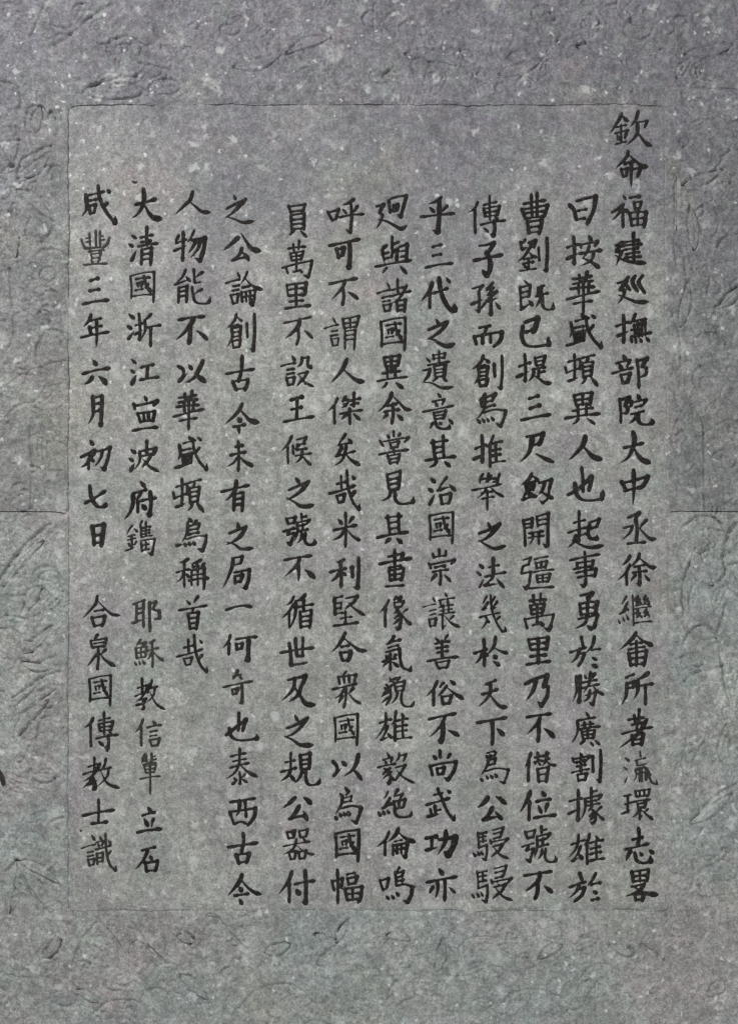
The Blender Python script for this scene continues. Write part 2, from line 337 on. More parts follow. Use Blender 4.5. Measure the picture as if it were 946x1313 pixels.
# how characters are written: window, character, then its strokes (h v n p l d k b u = kinds of brush stroke) as x,y points
WRITTEN = '''B 人 p:450,845 435,900 395,950 330,1015|l:425,905 460,940 505,985 570,1005
M 人 p:765,98 750,150 700,205 640,265|l:740,165 780,200 830,240 890,245
I 人 p:775,1120 745,1190 700,1250 660,1295|l:755,1195 800,1240 850,1275 900,1280
B 大 h:690,920 760,905 825,888|p:755,815 765,870 745,940 720,985 665,1025|l:760,920 785,965 825,1005 880,1022
M 大 h:390,185 460,168 530,148|p:445,85 450,140 430,210 400,250 355,278|l:455,190 480,235 515,270 578,280
G 天 h:740,660 775,645 808,632|h:712,725 770,710 820,692|p:770,650 768,715 740,760 685,810|l:770,730 800,770 840,805 888,808
D 不 h:68,75 150,62 235,52|p:165,62 150,105 110,150 68,190|v:150,100 152,180 146,235|d:190,150 225,175 255,205
D 不 h:50,1090 140,1075 240,1062|p:160,1070 150,1120 105,1160 58,1195|v:145,1115 142,1200 125,1245|d:190,1160 215,1178 242,1200
G 不 h:365,888 450,868 552,850|p:480,865 460,910 415,965 360,1010|u:462,905 462,990 448,1035 425,1025|d:500,960 535,975 570,992
I 不 h:655,645 750,625 845,608|p:765,620 745,670 705,715 668,755|v:745,670 755,730 745,788|d:785,700 820,722 850,745
I 不 h:365,895 460,875 550,855|p:475,870 460,920 415,965 370,1000|v:458,920 465,990 450,1040|d:505,945 530,965 560,995
J 不 h:368,1140 460,1122 555,1110|p:475,1120 460,1165 415,1215 368,1255|n:460,1165 468,1230 465,1290|d:515,1210 545,1235 575,1262
M 不 h:665,925 750,908 840,900|p:770,910 745,960 700,1015 645,1065|v:745,965 742,1050 735,1088|d:790,1000 825,1025 858,1058
B 三 h:85,605 120,595 155,585|h:92,668 130,655 165,645|h:30,742 130,722 235,705
E 三 h:395,410 455,395|h:395,465 455,455|h:348,538 440,520 532,512
M 三 h:102,678 160,662|h:98,742 168,732|h:52,825 140,808 228,800
B 中 v:678,1135 695,1165 705,1200|b:690,1145 770,1125 855,1100 840,1140 812,1178|h:700,1200 750,1188 810,1175|n:760,1055 762,1180 755,1300
B 也 b:340,1225 410,1185 495,1105 490,1150 478,1195|v:430,1045 438,1120 440,1205|u:385,1150 395,1215 430,1255 500,1262 565,1250 572,1190
S 也 b:95,990 150,945 228,882 212,930 205,960|v:180,838 178,900 175,960|u:115,945 130,1000 170,1025 240,1025 300,1015 298,985
B 已 b:65,115 100,100 145,85 130,150 115,180|h:70,180 120,165|u:50,140 45,215 70,265 130,275 215,262 210,210
E 之 d:420,868 438,900|b:370,940 430,915 500,885|p:500,885 460,940 400,985 350,1005|l:365,1000 410,1010 450,1035 500,1050 555,1030
F 之 d:752,895 770,930|b:692,970 760,945 835,905|p:835,905 790,960 735,1005 680,1028|l:690,1015 740,1045 800,1070 880,1050
J 之 d:445,608 468,638|b:398,688 460,662 535,632|p:535,632 490,685 430,730 378,750|l:385,740 430,762 490,795 578,785
K 之 d:440,858 460,890|b:388,940 450,918 530,875|p:530,875 490,925 430,975 365,998|l:372,992 420,1010 480,1045 572,1045
Q 之 d:148,70 160,98|b:98,160 150,135 230,98|p:230,98 190,140 130,195 80,225|l:95,212 150,228 210,250 295,240
R 之 d:175,895 185,940|b:118,965 170,945 235,920|p:235,920 205,970 160,1010 92,1040|l:100,1022 150,1035 200,1065 290,1060
K 以 p:685,1155 712,1190 705,1230 685,1255|k:690,1250 745,1195|d:745,1155 770,1180|p:855,1110 840,1170 810,1215 755,1255|d:815,1205 845,1235 875,1275
M 以 p:660,1225 695,1250 690,1300 655,1345|k:665,1335 730,1270|d:735,1215 755,1245|p:835,1185 805,1250 770,1310 705,1345|d:775,1275 810,1305 848,1335
H 公 p:755,505 725,545 680,578|d:808,500 840,520 875,548|p:785,575 760,620 715,658|k:718,660 785,645 845,630|d:805,605 835,640 848,655
L 公 p:440,512 400,550 350,588|d:500,512 530,530 550,552|p:470,570 440,620 400,655|h:400,660 455,645 520,635|d:498,605 515,635 525,668
Q 公 p:178,345 135,385 75,435|l:200,320 235,375 270,420 335,438|p:205,415 185,460 140,495|h:138,498 190,485 240,475|d:205,445 235,470 250,500
J 王 h:412,112 455,98 495,90|h:415,175 450,168 490,158|h:362,258 460,240 572,222|v:455,95 455,170 452,240
Q 古 h:95,1222 190,1205 285,1190|v:205,1100 200,1200 180,1275|v:140,1275 150,1300 165,1335|b:145,1275 190,1268 245,1262 238,1300 225,1335|h:160,1330 225,1322
T 古 h:105,835 200,820 305,805|v:208,740 212,800 195,870|v:160,885 170,915 180,945|b:165,885 205,880 250,875 242,910 232,940|h:180,940 235,932
R 今 p:205,130 185,175 145,220 88,272|l:190,170 220,205 260,245 325,262|d:178,230 192,250|h:145,290 190,282 225,275|n:180,290 185,340
T 今 p:200,1005 190,1040 150,1095 105,1145|l:195,1035 230,1080 280,1120 335,1138|d:186,1090 198,1112|h:152,1145 200,1138 245,1130|d:185,1168 200,1198
R 未 h:160,410 210,400|h:125,468 175,455 230,445|v:178,372 182,470 178,578|p:175,480 145,520 95,552|l:185,475 225,515 282,545
R 有 h:65,705 150,685 255,660|p:170,630 160,690 135,730 88,770|v:155,720 152,780 150,832|b:155,720 185,716 215,712 212,780 208,835|h:160,758 205,750|h:158,795 205,790
S 一 h:92,185 150,168 210,158 270,166
S 何 p:125,342 115,380 75,430|v:118,395 115,475|h:165,370 240,358 305,352|u:250,360 248,440 245,510 215,518|v:165,400 170,440|b:165,402 188,400 210,398 200,435|h:168,438 205,432
S 奇 p:178,565 165,600 140,632|d:185,600 205,625|h:145,610 200,597|h:80,680 170,660 275,640|u:205,665 208,730 205,785 180,785|v:140,695 145,730|b:140,695 160,692 178,690 168,722|h:145,728 170,720
R 局 b:135,1130 170,1122 205,1115 195,1160|p:145,1130 135,1190 110,1260 75,1335|h:140,1180 195,1162|u:150,1225 200,1215 250,1205 245,1270 225,1330 195,1330|v:155,1250 158,1300|b:155,1250 180,1245 205,1240 195,1285|h:158,1290 195,1285
T 西 h:125,540 200,528 285,515|v:120,605 135,650 150,690|b:125,605 200,595 290,580 280,640 240,695|p:185,530 180,600 160,640|v:220,530 225,590 228,640|h:155,685 190,672 225,682
I 里 v:385,655 395,730|b:385,660 450,650 520,645 510,722|h:400,690 505,680|h:400,730 505,722|v:450,655 452,800|h:405,768 500,760|h:375,812 460,800 548,792
C 里 v:78,850 95,920|b:78,855 150,845 220,838 210,918|h:95,885 205,875|h:98,922 200,915|v:150,845 150,1010|h:95,965 205,955|h:65,1018 150,1005 235,995
B 尺 b:75,850 135,840 190,825 175,870 160,905|h:110,910 165,895|p:115,850 108,900 90,960 30,1025|d:140,965 195,995 252,1020
C 乃 b:55,1140 130,1105 215,1078 200,1130 188,1158|u:188,1158 222,1158 215,1220 175,1285 145,1255|p:135,1105 115,1180 60,1255
G 下 h:680,910 780,892 878,875|v:782,895 785,980 782,1055|d:815,950 835,968 858,992
E 子 b:695,400 740,395 795,380 770,425 750,445|u:745,445 770,510 765,565 745,598 712,560|h:658,498 760,478 850,460
E 乎 p:455,90 420,115 365,135|d:375,155 405,185|p:495,145 462,185|h:318,218 430,205 540,195|u:440,115 440,220 430,315 395,305
E 代 p:395,635 375,690 315,760|v:378,700 378,800|h:400,705 450,690 500,672|u:440,605 450,680 480,760 525,818 548,815 545,770|d:490,605 515,635
E 而 h:700,930 775,915|p:745,925 740,950 720,975|v:665,985 672,1010 680,1040|b:665,990 760,970 850,955 840,1010 795,1055|v:720,978 722,1035|v:775,968 775,1030
F 余 p:135,65 120,110 85,155 35,200|l:140,85 185,130 230,175 275,182|h:105,155 170,140|h:85,195 185,180|v:142,140 145,210 135,275|p:105,212 72,248|d:172,212 208,248
F 見 v:100,590 105,640 112,690|b:100,595 145,582 185,570 180,630 175,685|h:112,628 172,618|h:115,660 172,650|h:118,695 172,685|p:125,695 110,740 62,768|u:150,695 155,760 190,785 265,775 270,735
F 其 v:400,370 415,490|v:470,335 475,490|h:385,385 440,375 500,368|h:415,418 470,410|h:415,455 470,445|h:350,505 450,490 552,478|p:425,510 410,535 370,555|d:475,510 515,545
F 其 v:110,855 125,980|v:185,840 190,975|h:95,870 205,858|h:120,905 182,895|h:125,945 185,935|h:38,1002 140,980 245,965|p:125,1010 90,1045|d:170,1005 205,1038
H 亦 d:440,968 465,1005|h:358,1060 450,1040 555,1022|n:430,1050 432,1110 415,1172|v:478,1040 480,1110 478,1185|p:402,1090 375,1140|d:510,1095 545,1130
H 功 h:350,775 425,762|v:390,775 390,850|k:350,858 430,838|u:440,785 500,775 550,765 535,830 500,890 470,868|p:485,725 480,800 430,890
I 可 h:658,400 760,380 860,358|u:795,375 798,470 790,548 765,540|v:705,420 712,450 720,485|b:705,425 730,420 755,415 745,465|h:722,470 750,465
J 米 v:765,830 768,930 765,1062|d:715,875 740,905|p:820,860 785,910|h:682,950 760,932 840,915|p:755,950 730,990 672,1020|l:775,945 815,990 872,1022
J 矣 p:765,330 745,360 712,400|d:785,362 808,390|h:715,405 805,388|p:740,415 725,445 692,480|h:695,480 765,462 832,445|p:772,400 762,450 735,510 680,545|l:765,460 800,500 870,542
J 利 p:755,1135 735,1148 700,1155|h:662,1220 770,1195|v:730,1150 735,1230 735,1320|p:730,1210 705,1250 665,1285|d:742,1215 765,1240|v:808,1185 812,1255|u:852,1125 852,1230 845,1325 815,1320
K 合 p:765,330 745,370 715,415 668,462|l:760,370 810,410 860,445 912,450|h:738,425 790,415|v:730,460 738,490 745,515|b:730,465 765,460 800,455 795,490 782,518|h:745,518 785,512
O 合 p:150,145 140,190 100,240 45,298|l:155,180 200,225 250,265 308,272|h:130,245 195,235|v:112,285 120,315 130,345|b:112,290 155,282 200,275 195,310 182,342|h:130,342 185,335
K 世 h:340,460 450,440 570,425|v:445,360 455,480|v:498,355 495,480|h:455,485 500,480|b:402,395 412,470 415,545 470,538 525,528
K 及 p:440,620 432,690 350,775|b:395,635 460,620 515,605 500,650 485,672|p:485,672 465,730 400,780|l:435,670 480,740 520,790 585,797
L 付 p:420,985 395,1050 330,1135|v:400,1055 402,1130 400,1190|h:440,1070 510,1055 575,1048|u:512,980 518,1100 515,1195 485,1190|d:450,1105 470,1135
N 月 p:115,135 120,220 115,270 80,328|u:115,145 150,138 185,130 182,230 175,335 155,322|h:122,190 172,180|h:120,240 172,230
N 七 h:65,835 130,800 210,750|u:100,715 110,790 145,850 180,862 215,850 212,825
N 日 v:110,970 120,1030 125,1105|b:110,975 155,965 200,960 192,1040 180,1110|h:128,1040 182,1030|h:128,1090 180,1085
A 曰 v:340,665 372,700 388,765|b:390,640 460,620 525,608 510,700 465,792|h:400,705 460,695|h:385,765 450,755
M 咸 p:75,120 80,180 75,225 45,268|h:85,125 140,112 195,98|u:155,60 165,140 205,230 265,308 268,262|p:215,175 185,215|d:215,85 230,105|h:100,160 145,150|v:95,195 105,250|b:95,195 118,190 138,185 130,240|h:105,245 130,240
M 年 p:110,890 95,930 55,975|h:95,935 180,915|h:100,985 185,965|v:100,975 110,1025|h:40,1045 130,1025 232,1008|n:148,930 150,1030 145,1112
M 六 d:125,1180 145,1212|h:50,1275 140,1250 238,1235|p:118,1298 95,1330 58,1352|d:165,1295 200,1325 214,1348
N 寧 d:450,132 465,162|v:378,185 385,222|b:385,200 460,185 540,165 515,195|v:405,250 415,280 425,310|b:408,250 465,242 520,235 515,270 505,300|v:445,248 450,300|v:478,245 480,298|h:420,308 515,298|h:372,365 450,350 540,342
P 立 d:475,670 495,700|h:435,728 525,705|d:448,748 475,800|p:515,750 500,815|h:400,845 480,828 568,820
P 石 h:430,955 525,932|p:475,945 445,1010 385,1080|v:455,1030 465,1090|b:455,1035 500,1028 540,1020 535,1055 525,1085|h:465,1088 530,1082|d:485,988 500,1008
P 士 h:55,728 160,705 265,690|v:160,620 162,700 158,780|h:112,782 165,778 220,770
E 迥 u:130,100 180,85 240,78 222,140 200,218 175,200|v:118,110 130,190|v:150,140 152,180|b:150,142 168,138 182,135 175,175|h:152,182 178,175|b:35,150 60,142 85,135 55,190|p:55,190 78,205 62,250 30,300|l:45,235 100,245 160,275 205,295 245,272
C 丞 b:725,75 760,60 800,45 775,82|v:775,85 785,150 778,230|b:695,140 725,132 755,125|p:755,125 735,170 680,215|p:850,90 800,145|l:800,140 840,180 880,210 915,205|h:720,238 785,232 840,228
H 武 h:355,560 440,535 510,515|h:405,495 465,480|v:432,450 442,490|u:450,490 468,540 500,610 540,658 548,620|d:495,462 515,478|v:412,565 418,625|h:420,598 450,590|v:382,590 392,628|k:365,638 440,620
G 尚 v:445,1080 448,1130|d:400,1115 420,1140|p:515,1105 495,1135|v:378,1185 388,1220 395,1255|u:380,1190 460,1170 555,1158 540,1220 500,1285 470,1268|v:425,1205 432,1250|b:425,1208 450,1203 475,1198 465,1245|h:432,1248 468,1243
F 治 d:378,615 405,640|d:360,682 388,700|k:370,785 408,715|p:490,605 455,650 425,692|k:425,695 515,668|d:505,655 545,695|v:445,725 450,755 455,785|b:445,728 480,720 515,712 512,750 500,780|h:455,785 505,778
M 江 d:365,1180 392,1205|d:358,1250 382,1270|k:368,1348 400,1280|h:430,1235 520,1215|v:478,1230 470,1310|h:425,1320 490,1308 550,1300
C 於 v:425,830 440,900|h:348,935 400,918 455,900|p:415,910 395,965 352,1010|b:412,945 430,942 445,940 432,985 405,1025|p:515,828 500,890 450,945|h:495,918 555,912|d:498,968 528,985|d:498,1018 530,1032
O 首 d:718,175 745,200|p:800,148 770,195|h:668,240 760,225 858,208|p:768,225 758,258|v:730,265 738,310 745,365|b:730,262 765,257 802,252 795,310 788,365|h:745,295 790,288|h:745,328 788,322|h:745,360 785,355
D 位 p:95,545 70,610 22,690|v:90,615 85,740|d:175,545 195,575|h:135,615 235,598|d:150,640 170,690|p:215,630 200,690|h:120,725 195,712 270,705
D 志 v:790,780 795,840 785,900|h:750,858 820,842|h:700,925 785,905 860,885|p:738,935 705,1005|u:765,950 780,1000 820,1018 875,1005 870,965|d:800,945 815,965|d:862,928 890,950
K 國 v:692,880 700,960 698,1035|b:700,880 770,862 840,855 840,950 835,1058|h:700,1020 765,1010 828,1005|h:725,905 815,892|v:735,930 740,955|b:735,930 765,925 760,950|h:722,980 770,970|u:778,885 790,940 815,985 822,965|p:805,935 785,965
A 劉 p:60,885 45,910|v:30,900 40,950|k:40,950 75,930|b:80,905 110,895 132,888 120,935|p:100,905 95,935 75,965|p:85,940 60,985 5,1030|l:80,960 105,985 140,1000|h:50,1010 110,1000|h:45,1040 115,1028|v:82,1005 85,1075|d:55,1050 65,1065|h:25,1085 80,1078 135,1070|v:150,935 155,1020|u:205,875 208,980 200,1085 175,1080
A 欽 p:685,75 670,110 605,210|d:690,90 720,125|h:650,165 715,150|h:640,205 730,185|v:682,150 682,265|d:655,215 665,245|p:715,205 705,240|h:645,275 715,258|p:795,60 780,110 740,165|b:785,132 820,128 855,122 838,165|p:790,140 785,210 715,285|l:782,180 810,225 850,270 890,288
A 命 p:725,315 715,350 635,435|l:730,340 770,375 820,415 865,420|h:700,400 760,385|v:675,435 690,490|b:680,440 700,435 720,430 710,480|h:690,488 715,480|n:745,390 745,480 745,560|b:750,440 780,432 810,425 790,485
A 福 d:690,598 708,625|b:615,712 655,688 692,658|p:692,658 660,720 612,770|v:690,690 690,812|d:698,690 722,708|h:735,615 805,605|v:765,645 772,690|b:765,648 790,643 815,640 805,685|h:770,690 805,685|v:735,715 750,805|b:738,718 790,708 848,710 842,760 832,812|h:745,760 838,750|v:790,712 790,800|h:750,802 835,795
A 建 v:765,838 768,940 768,1025|b:700,905 750,895 798,888 795,945|h:672,932 820,915|h:705,955 798,942|h:715,985 805,970|h:705,1012 815,1000|b:645,925 670,915 692,903 650,968|p:650,968 690,965 670,1010 650,1065|l:645,990 690,1020 760,1038 855,1045
A 巡 b:728,1122 702,1160 738,1212|b:775,1115 755,1155 790,1220|b:825,1112 798,1158 838,1230|b:655,1165 685,1155 715,1148 670,1210|p:670,1210 705,1212 690,1260 650,1315|l:660,1245 720,1270 790,1295 870,1292
A 按 u:375,865 380,960 378,1050 360,1040|h:330,938 410,915|k:330,1015 410,975|d:475,852 492,890|v:420,915 425,940|b:425,918 470,908 535,895 518,925|p:480,925 462,975 430,1015|h:415,980 490,965 560,955|p:510,962 495,1020 420,1065|l:435,1010 490,1035 550,1080
A 華 h:365,1138 430,1130 495,1118|v:410,1108 415,1160|v:465,1088 455,1150|h:365,1172 505,1150|v:405,1172 408,1238|v:478,1155 472,1232|h:350,1205 515,1190|h:325,1275 440,1245 550,1220|h:370,1305 500,1285|v:438,1140 440,1250 438,1366
A 曹 h:60,655 130,640 200,630|v:110,590 115,740|v:148,578 148,740|v:48,690 75,760|b:50,695 120,680 215,662 205,700 188,745|h:65,720 198,705|h:75,755 188,742|v:85,775 95,855|b:85,778 130,770 178,765 172,810 160,858|h:95,815 165,808|h:95,852 160,845
A 既 d:60,1140 85,1165|b:38,1190 70,1180 102,1172 95,1250|h:45,1225 95,1215|h:45,1260 95,1250|v:35,1185 45,1335|k:40,1340 112,1290|d:95,1280 115,1310|h:150,1190 195,1175|v:152,1200 150,1235|h:140,1250 215,1228|p:175,1180 165,1270 130,1335|u:180,1250 185,1320 215,1341 250,1332 252,1290
B 盛 h:385,108 475,85|d:425,58 440,80|p:355,115 362,175 345,225|h:375,155 440,142|v:375,180 385,250|b:375,185 410,178 445,172 438,240|v:398,185 402,245|v:420,180 422,240|k:328,272 455,238|u:455,75 465,150 500,225 555,285 558,240|p:505,135 475,185|d:490,65 515,85
B 頓 h:345,370 420,350|v:325,405 335,445|h:330,445 430,410|v:425,365 420,420|v:385,318 388,400 385,490|k:345,500 412,475|h:430,345 520,322|p:475,345 460,375|v:435,375 440,430 445,480|b:438,378 470,372 508,368 495,470|h:445,405 495,398|h:445,435 495,428|h:448,470 495,462|p:460,475 450,500 425,525|d:495,475 515,500 535,530
B 異 v:375,580 390,650|b:378,582 430,568 498,562 485,645|h:385,615 488,605|v:435,570 435,648|h:390,650 485,640|h:365,690 505,668|v:400,650 405,725|v:460,640 460,720|h:315,740 430,720 550,708|p:405,740 390,765 360,782|d:465,740 515,778
E 異 v:85,1110 98,1175|b:88,1112 135,1105 190,1098 180,1165|h:92,1145 185,1135|v:135,1105 135,1215|h:98,1175 182,1165|h:75,1222 135,1212 195,1205|v:105,1180 110,1250|v:160,1170 162,1245|h:40,1275 130,1258 240,1245|p:105,1285 90,1310 65,1325|d:165,1285 210,1322
B 撫 u:695,65 698,160 695,250 680,240|h:645,140 735,110|k:655,205 735,170|p:775,55 755,100 735,130|h:760,105 845,90|v:765,130 775,210|v:790,115 795,210|v:815,110 818,205|v:840,105 840,200|h:745,165 800,158|h:745,210 815,195 880,182|v:745,222 750,245|v:775,225 778,250|d:805,220 815,245|d:845,215 865,240
B 部 d:692,320 705,350|h:645,378 740,355|d:665,385 680,415|p:735,365 715,405|h:618,448 690,425 755,408|v:675,455 690,515|b:678,458 705,452 738,445 720,505|h:690,512 722,505|v:782,352 792,440 795,545|b:785,362 815,352 852,340 815,400|b:815,400 845,410 842,450 810,470
B 院 v:672,600 680,690 680,765|b:670,612 705,600 738,590 705,650|b:705,650 728,662 720,695 695,700|d:790,570 805,600|v:752,620 748,650|b:755,628 800,615 850,605 830,640|h:775,660 820,648|h:745,708 835,685|p:785,700 770,740 730,775|u:800,695 795,740 815,772 870,775 892,760 882,735
B 劒 p:105,1080 90,1110 30,1165|l:110,1095 130,1110 150,1130|h:70,1145 130,1135|v:60,1160 70,1200|b:65,1165 95,1160 122,1155 115,1195|h:70,1198 110,1190|v:90,1145 90,1240|p:70,1210 48,1248|h:40,1262 140,1235|d:105,1210 130,1245|b:155,1145 190,1135 242,1120 225,1190|u:225,1190 215,1250 180,1285 158,1262|p:195,1140 180,1190 150,1230|l:170,1205 200,1225 255,1255
B 提 u:62,320 68,410 65,500 48,490|h:25,400 100,375|k:10,470 95,430|v:130,340 140,395|b:132,345 165,337 198,330 185,390|h:140,368 185,360|h:142,395 188,388|h:115,420 200,405|v:155,415 155,470|h:158,440 195,432|p:125,430 115,465 85,500|l:118,455 160,482 200,508 245,510
C 徐 p:735,310 720,340 680,378|p:735,370 710,420 652,478|v:712,420 715,505|p:800,295 790,330 735,390|l:800,325 840,360 880,388 915,385|h:765,385 835,372|h:755,425 850,412|u:798,380 802,450 800,505 778,495|p:775,440 740,485|d:835,440 868,478
C 繼 p:715,580 700,605 680,635|p:722,618 700,660 675,690|k:670,692 728,665|d:700,645 728,668|d:658,725 672,752|d:690,710 700,738|d:715,700 728,730|v:755,572 760,670 762,768|b:790,580 778,605 800,600 782,628|b:842,575 830,600 855,595 835,622|d:800,612 812,628|d:855,605 865,622|h:775,640 870,630|h:770,662 880,645|b:795,668 780,690 802,688 785,712|b:848,662 832,685 858,682 835,708|d:805,698 818,715|d:858,692 868,708|h:770,750 882,738
C 畬 p:775,802 755,835 665,915|l:780,820 820,852 895,890|h:735,880 820,866|h:722,915 838,895|v:778,860 780,940 778,1022|v:725,935 732,980 740,1022|b:728,940 785,930 848,920 842,970 830,1022|h:735,975 835,965|h:740,1015 830,1008
C 所 h:705,1092 762,1070|b:710,1135 740,1128 765,1120 755,1160|h:710,1170 760,1158|p:712,1130 705,1220 675,1280|p:862,1058 820,1090 785,1105|p:790,1105 785,1190 755,1248|h:790,1150 840,1142 892,1135|v:840,1145 842,1210 842,1278
C 起 h:370,100 450,80|v:408,20 410,140|h:335,165 460,130|v:410,150 405,225|h:410,185 460,172|p:385,180 370,230 330,268|l:360,215 410,242 480,265 580,250|b:475,98 510,86 548,72 528,125|h:485,138 530,125|u:480,110 470,170 490,205 530,205 532,178
C 事 h:348,338 450,315 552,298|v:395,355 400,395|b:398,358 450,350 510,342 500,385|h:400,395 500,382|b:390,425 460,410 528,398 520,452|h:400,458 520,442|u:450,282 455,400 455,500 440,518 412,502|h:375,400 400,396
C 勇 b:415,565 460,555 500,548 465,590|d:455,575 480,598|v:410,620 420,700|b:412,622 470,610 538,605 520,690|h:420,655 520,645|v:465,610 465,700|h:420,695 520,685|b:400,725 470,710 538,695 522,745|u:522,745 512,780 490,792 462,768|p:460,700 450,750 375,792
C 勝 p:385,1085 388,1180 375,1225 358,1262|u:385,1092 400,1088 415,1082 412,1170 405,1262 388,1248|h:388,1135 412,1130|h:388,1175 410,1168|d:440,1075 455,1100|p:515,1068 495,1100|h:430,1130 530,1110|h:425,1168 545,1140|p:485,1060 472,1140 430,1205|l:500,1150 530,1185 580,1212|b:450,1215 485,1205 522,1192 510,1240|u:510,1240 502,1278 475,1262|p:480,1180 470,1230 430,1262
C 開 v:48,85 58,150 62,258|b:52,90 80,82 112,72 106,135|h:58,115 105,108|h:60,140 105,132|v:140,60 148,130|b:142,62 180,50 220,38 216,150|u:216,150 215,255 205,262 182,242|h:148,88 212,78|h:150,120 212,110|h:90,175 185,160|h:85,205 190,190|p:115,170 110,220 90,245|v:155,165 155,245
C 疆 b:62,348 85,340 108,332 95,372|h:60,388 100,375|v:60,388 50,432|b:50,437 80,428 108,422 98,500|u:98,500 80,530 60,512|h:130,345 215,325|v:140,365 145,400|b:140,368 175,360 208,355 200,395|h:145,400 200,392|v:172,360 172,398|h:125,425 250,408|v:145,445 150,490|b:145,448 190,440 228,435 215,485|h:148,468 218,460|h:150,490 215,484|v:182,440 182,488|h:100,528 180,522 250,518
C 萬 h:90,600 200,590|v:115,560 120,620|v:165,548 160,605|v:95,630 105,690|b:97,632 140,622 188,618 176,680|h:103,660 178,650|h:107,690 178,680|v:140,620 142,690 140,760|v:58,720 75,785|b:62,725 150,705 250,690 240,740|u:240,740 218,798 185,780|h:110,765 160,750|d:160,740 180,765
I 萬 h:395,415 510,402|v:430,385 435,435|v:470,362 465,420|v:408,445 420,495|b:410,448 450,440 498,432 486,485|h:415,470 485,462|h:420,495 485,487|v:450,440 452,510 450,570|v:380,535 395,582|b:355,545 460,515 555,495 547,545|u:547,545 530,605 492,592|h:430,572 470,562|d:470,552 488,575
D 著 h:725,88 830,72|v:765,55 770,105|v:800,15 795,95|h:750,122 820,110|h:680,185 780,158 888,138|v:785,110 782,165|p:850,85 795,180 720,240 662,282|v:750,195 755,262|b:752,198 790,190 828,185 815,262|h:755,228 818,220|h:758,258 815,252
D 瀛 d:700,330 728,352|d:690,392 714,412|k:700,498 720,448|v:800,290 805,325|h:768,350 838,332|v:778,350 782,385|b:780,385 810,380 842,372|h:775,405 835,395|p:768,410 775,455 752,502|b:770,415 785,412 797,408 797,492|h:775,440 797,436|v:812,400 812,492|b:812,400 822,398 837,396 837,482|h:812,432 837,428|u:848,400 860,450 880,498 912,508 910,475|p:858,425 845,490|d:858,430 872,448
D 環 h:695,580 740,572|h:700,635 745,622|k:680,698 745,672|v:720,578 720,690|v:770,545 778,585|b:772,548 820,540 868,535 860,580|v:800,545 802,580|v:830,540 832,578|h:778,585 860,578|h:755,620 870,602|v:785,630 790,660|b:787,632 815,627 842,622 835,655|h:790,660 835,653|p:800,665 780,700 745,725|v:805,665 800,738|k:800,720 820,705|p:858,665 830,690|l:815,675 850,705 895,738
D 畧 v:745,1060 755,1130|b:748,1062 800,1052 860,1043 850,1125|h:750,1095 850,1085|v:800,1055 800,1128|h:755,1128 850,1120|b:740,1165 785,1155 832,1142|p:832,1142 790,1195 695,1232|l:760,1165 830,1205 930,1220|v:765,1218 772,1260|b:765,1220 795,1214 828,1208 818,1260|h:770,1256 820,1250
D 廣 d:455,35 475,65|h:395,92 460,80 520,70|p:395,94 400,150 385,200 350,252|h:425,125 510,112|v:445,105 448,142|v:485,100 485,138|h:405,152 552,130|v:425,165 435,215|b:428,168 470,160 517,155 506,210|h:430,190 508,182|v:468,150 468,212|h:435,215 505,208|p:445,222 415,250|d:485,235 505,258|d:518,225 548,252
D 割 d:412,298 425,325|v:362,335 370,362|b:368,342 420,330 475,320 458,345|h:385,365 450,352|h:388,392 450,380|v:418,340 418,430|h:355,435 475,408|v:395,445 402,492|b:395,448 425,443 457,438 446,485|h:402,488 448,482|v:498,320 500,430|u:550,280 552,380 545,495 518,478
D 據 u:405,535 405,640 402,745 385,735|h:345,612 430,590|k:338,698 425,655|v:492,518 492,562|h:495,545 530,538|b:450,592 500,580 558,568 542,597|p:450,592 452,650 440,700 415,742|h:465,617 530,603|h:465,642 550,625|v:492,572 494,635|p:500,640 485,665 465,680|u:490,660 515,690 520,740 500,765 482,750|p:505,690 478,718|p:512,715 478,748|p:562,648 530,680|l:525,680 550,715 582,742
D 雄 h:355,892 450,860|p:405,825 400,880 380,930 330,988|p:420,900 400,950 365,998|k:362,1002 405,980|d:405,955 430,988|p:480,818 470,860 440,900|v:462,880 465,1024|d:522,832 540,860|h:480,882 575,860|h:485,922 555,905|h:485,957 560,940|h:480,1002 580,985|v:525,860 528,990
D 於 v:415,1068 430,1115|h:345,1168 400,1145 455,1130|p:415,1140 395,1190 342,1242|b:405,1180 430,1175 447,1170 430,1220 380,1265|p:525,1068 505,1110 465,1160|h:490,1150 558,1135|d:505,1192 530,1208|h:498,1257 545,1245
D 僭 p:95,298 75,350 50,398|v:80,350 75,490|h:120,330 160,320|p:142,295 140,350 112,388|h:115,362 165,347|d:145,362 160,380|h:175,322 220,300|p:205,292 200,350 170,390|h:170,357 225,337|l:200,345 230,377 275,382|v:140,405 150,498|b:142,408 180,400 217,395 202,495|h:148,448 205,440|h:150,492 202,488
D 號 v:60,805 75,850|b:65,808 95,800 128,793 115,840|h:75,848 115,840|h:38,908 120,882|b:82,903 70,930 118,920 105,962|u:105,962 90,1008 62,988|v:170,768 172,812|h:172,797 205,788|b:140,838 180,827 230,815 210,847|p:140,838 140,920 118,990|h:160,862 200,852|h:155,907 218,890|v:180,850 180,900|p:175,925 170,960 140,1002|u:200,920 195,975 215,1007 250,1010 270,995 262,965
E 傳 p:685,115 665,155 615,192|v:665,165 668,328|h:725,137 812,115|v:725,160 735,215|b:727,162 780,150 832,142 820,205|h:730,188 822,178|h:737,215 820,206|v:765,72 768,240|h:705,270 780,252 870,240|d:800,215 820,235|u:795,245 800,300 790,345 765,328|d:725,290 755,318
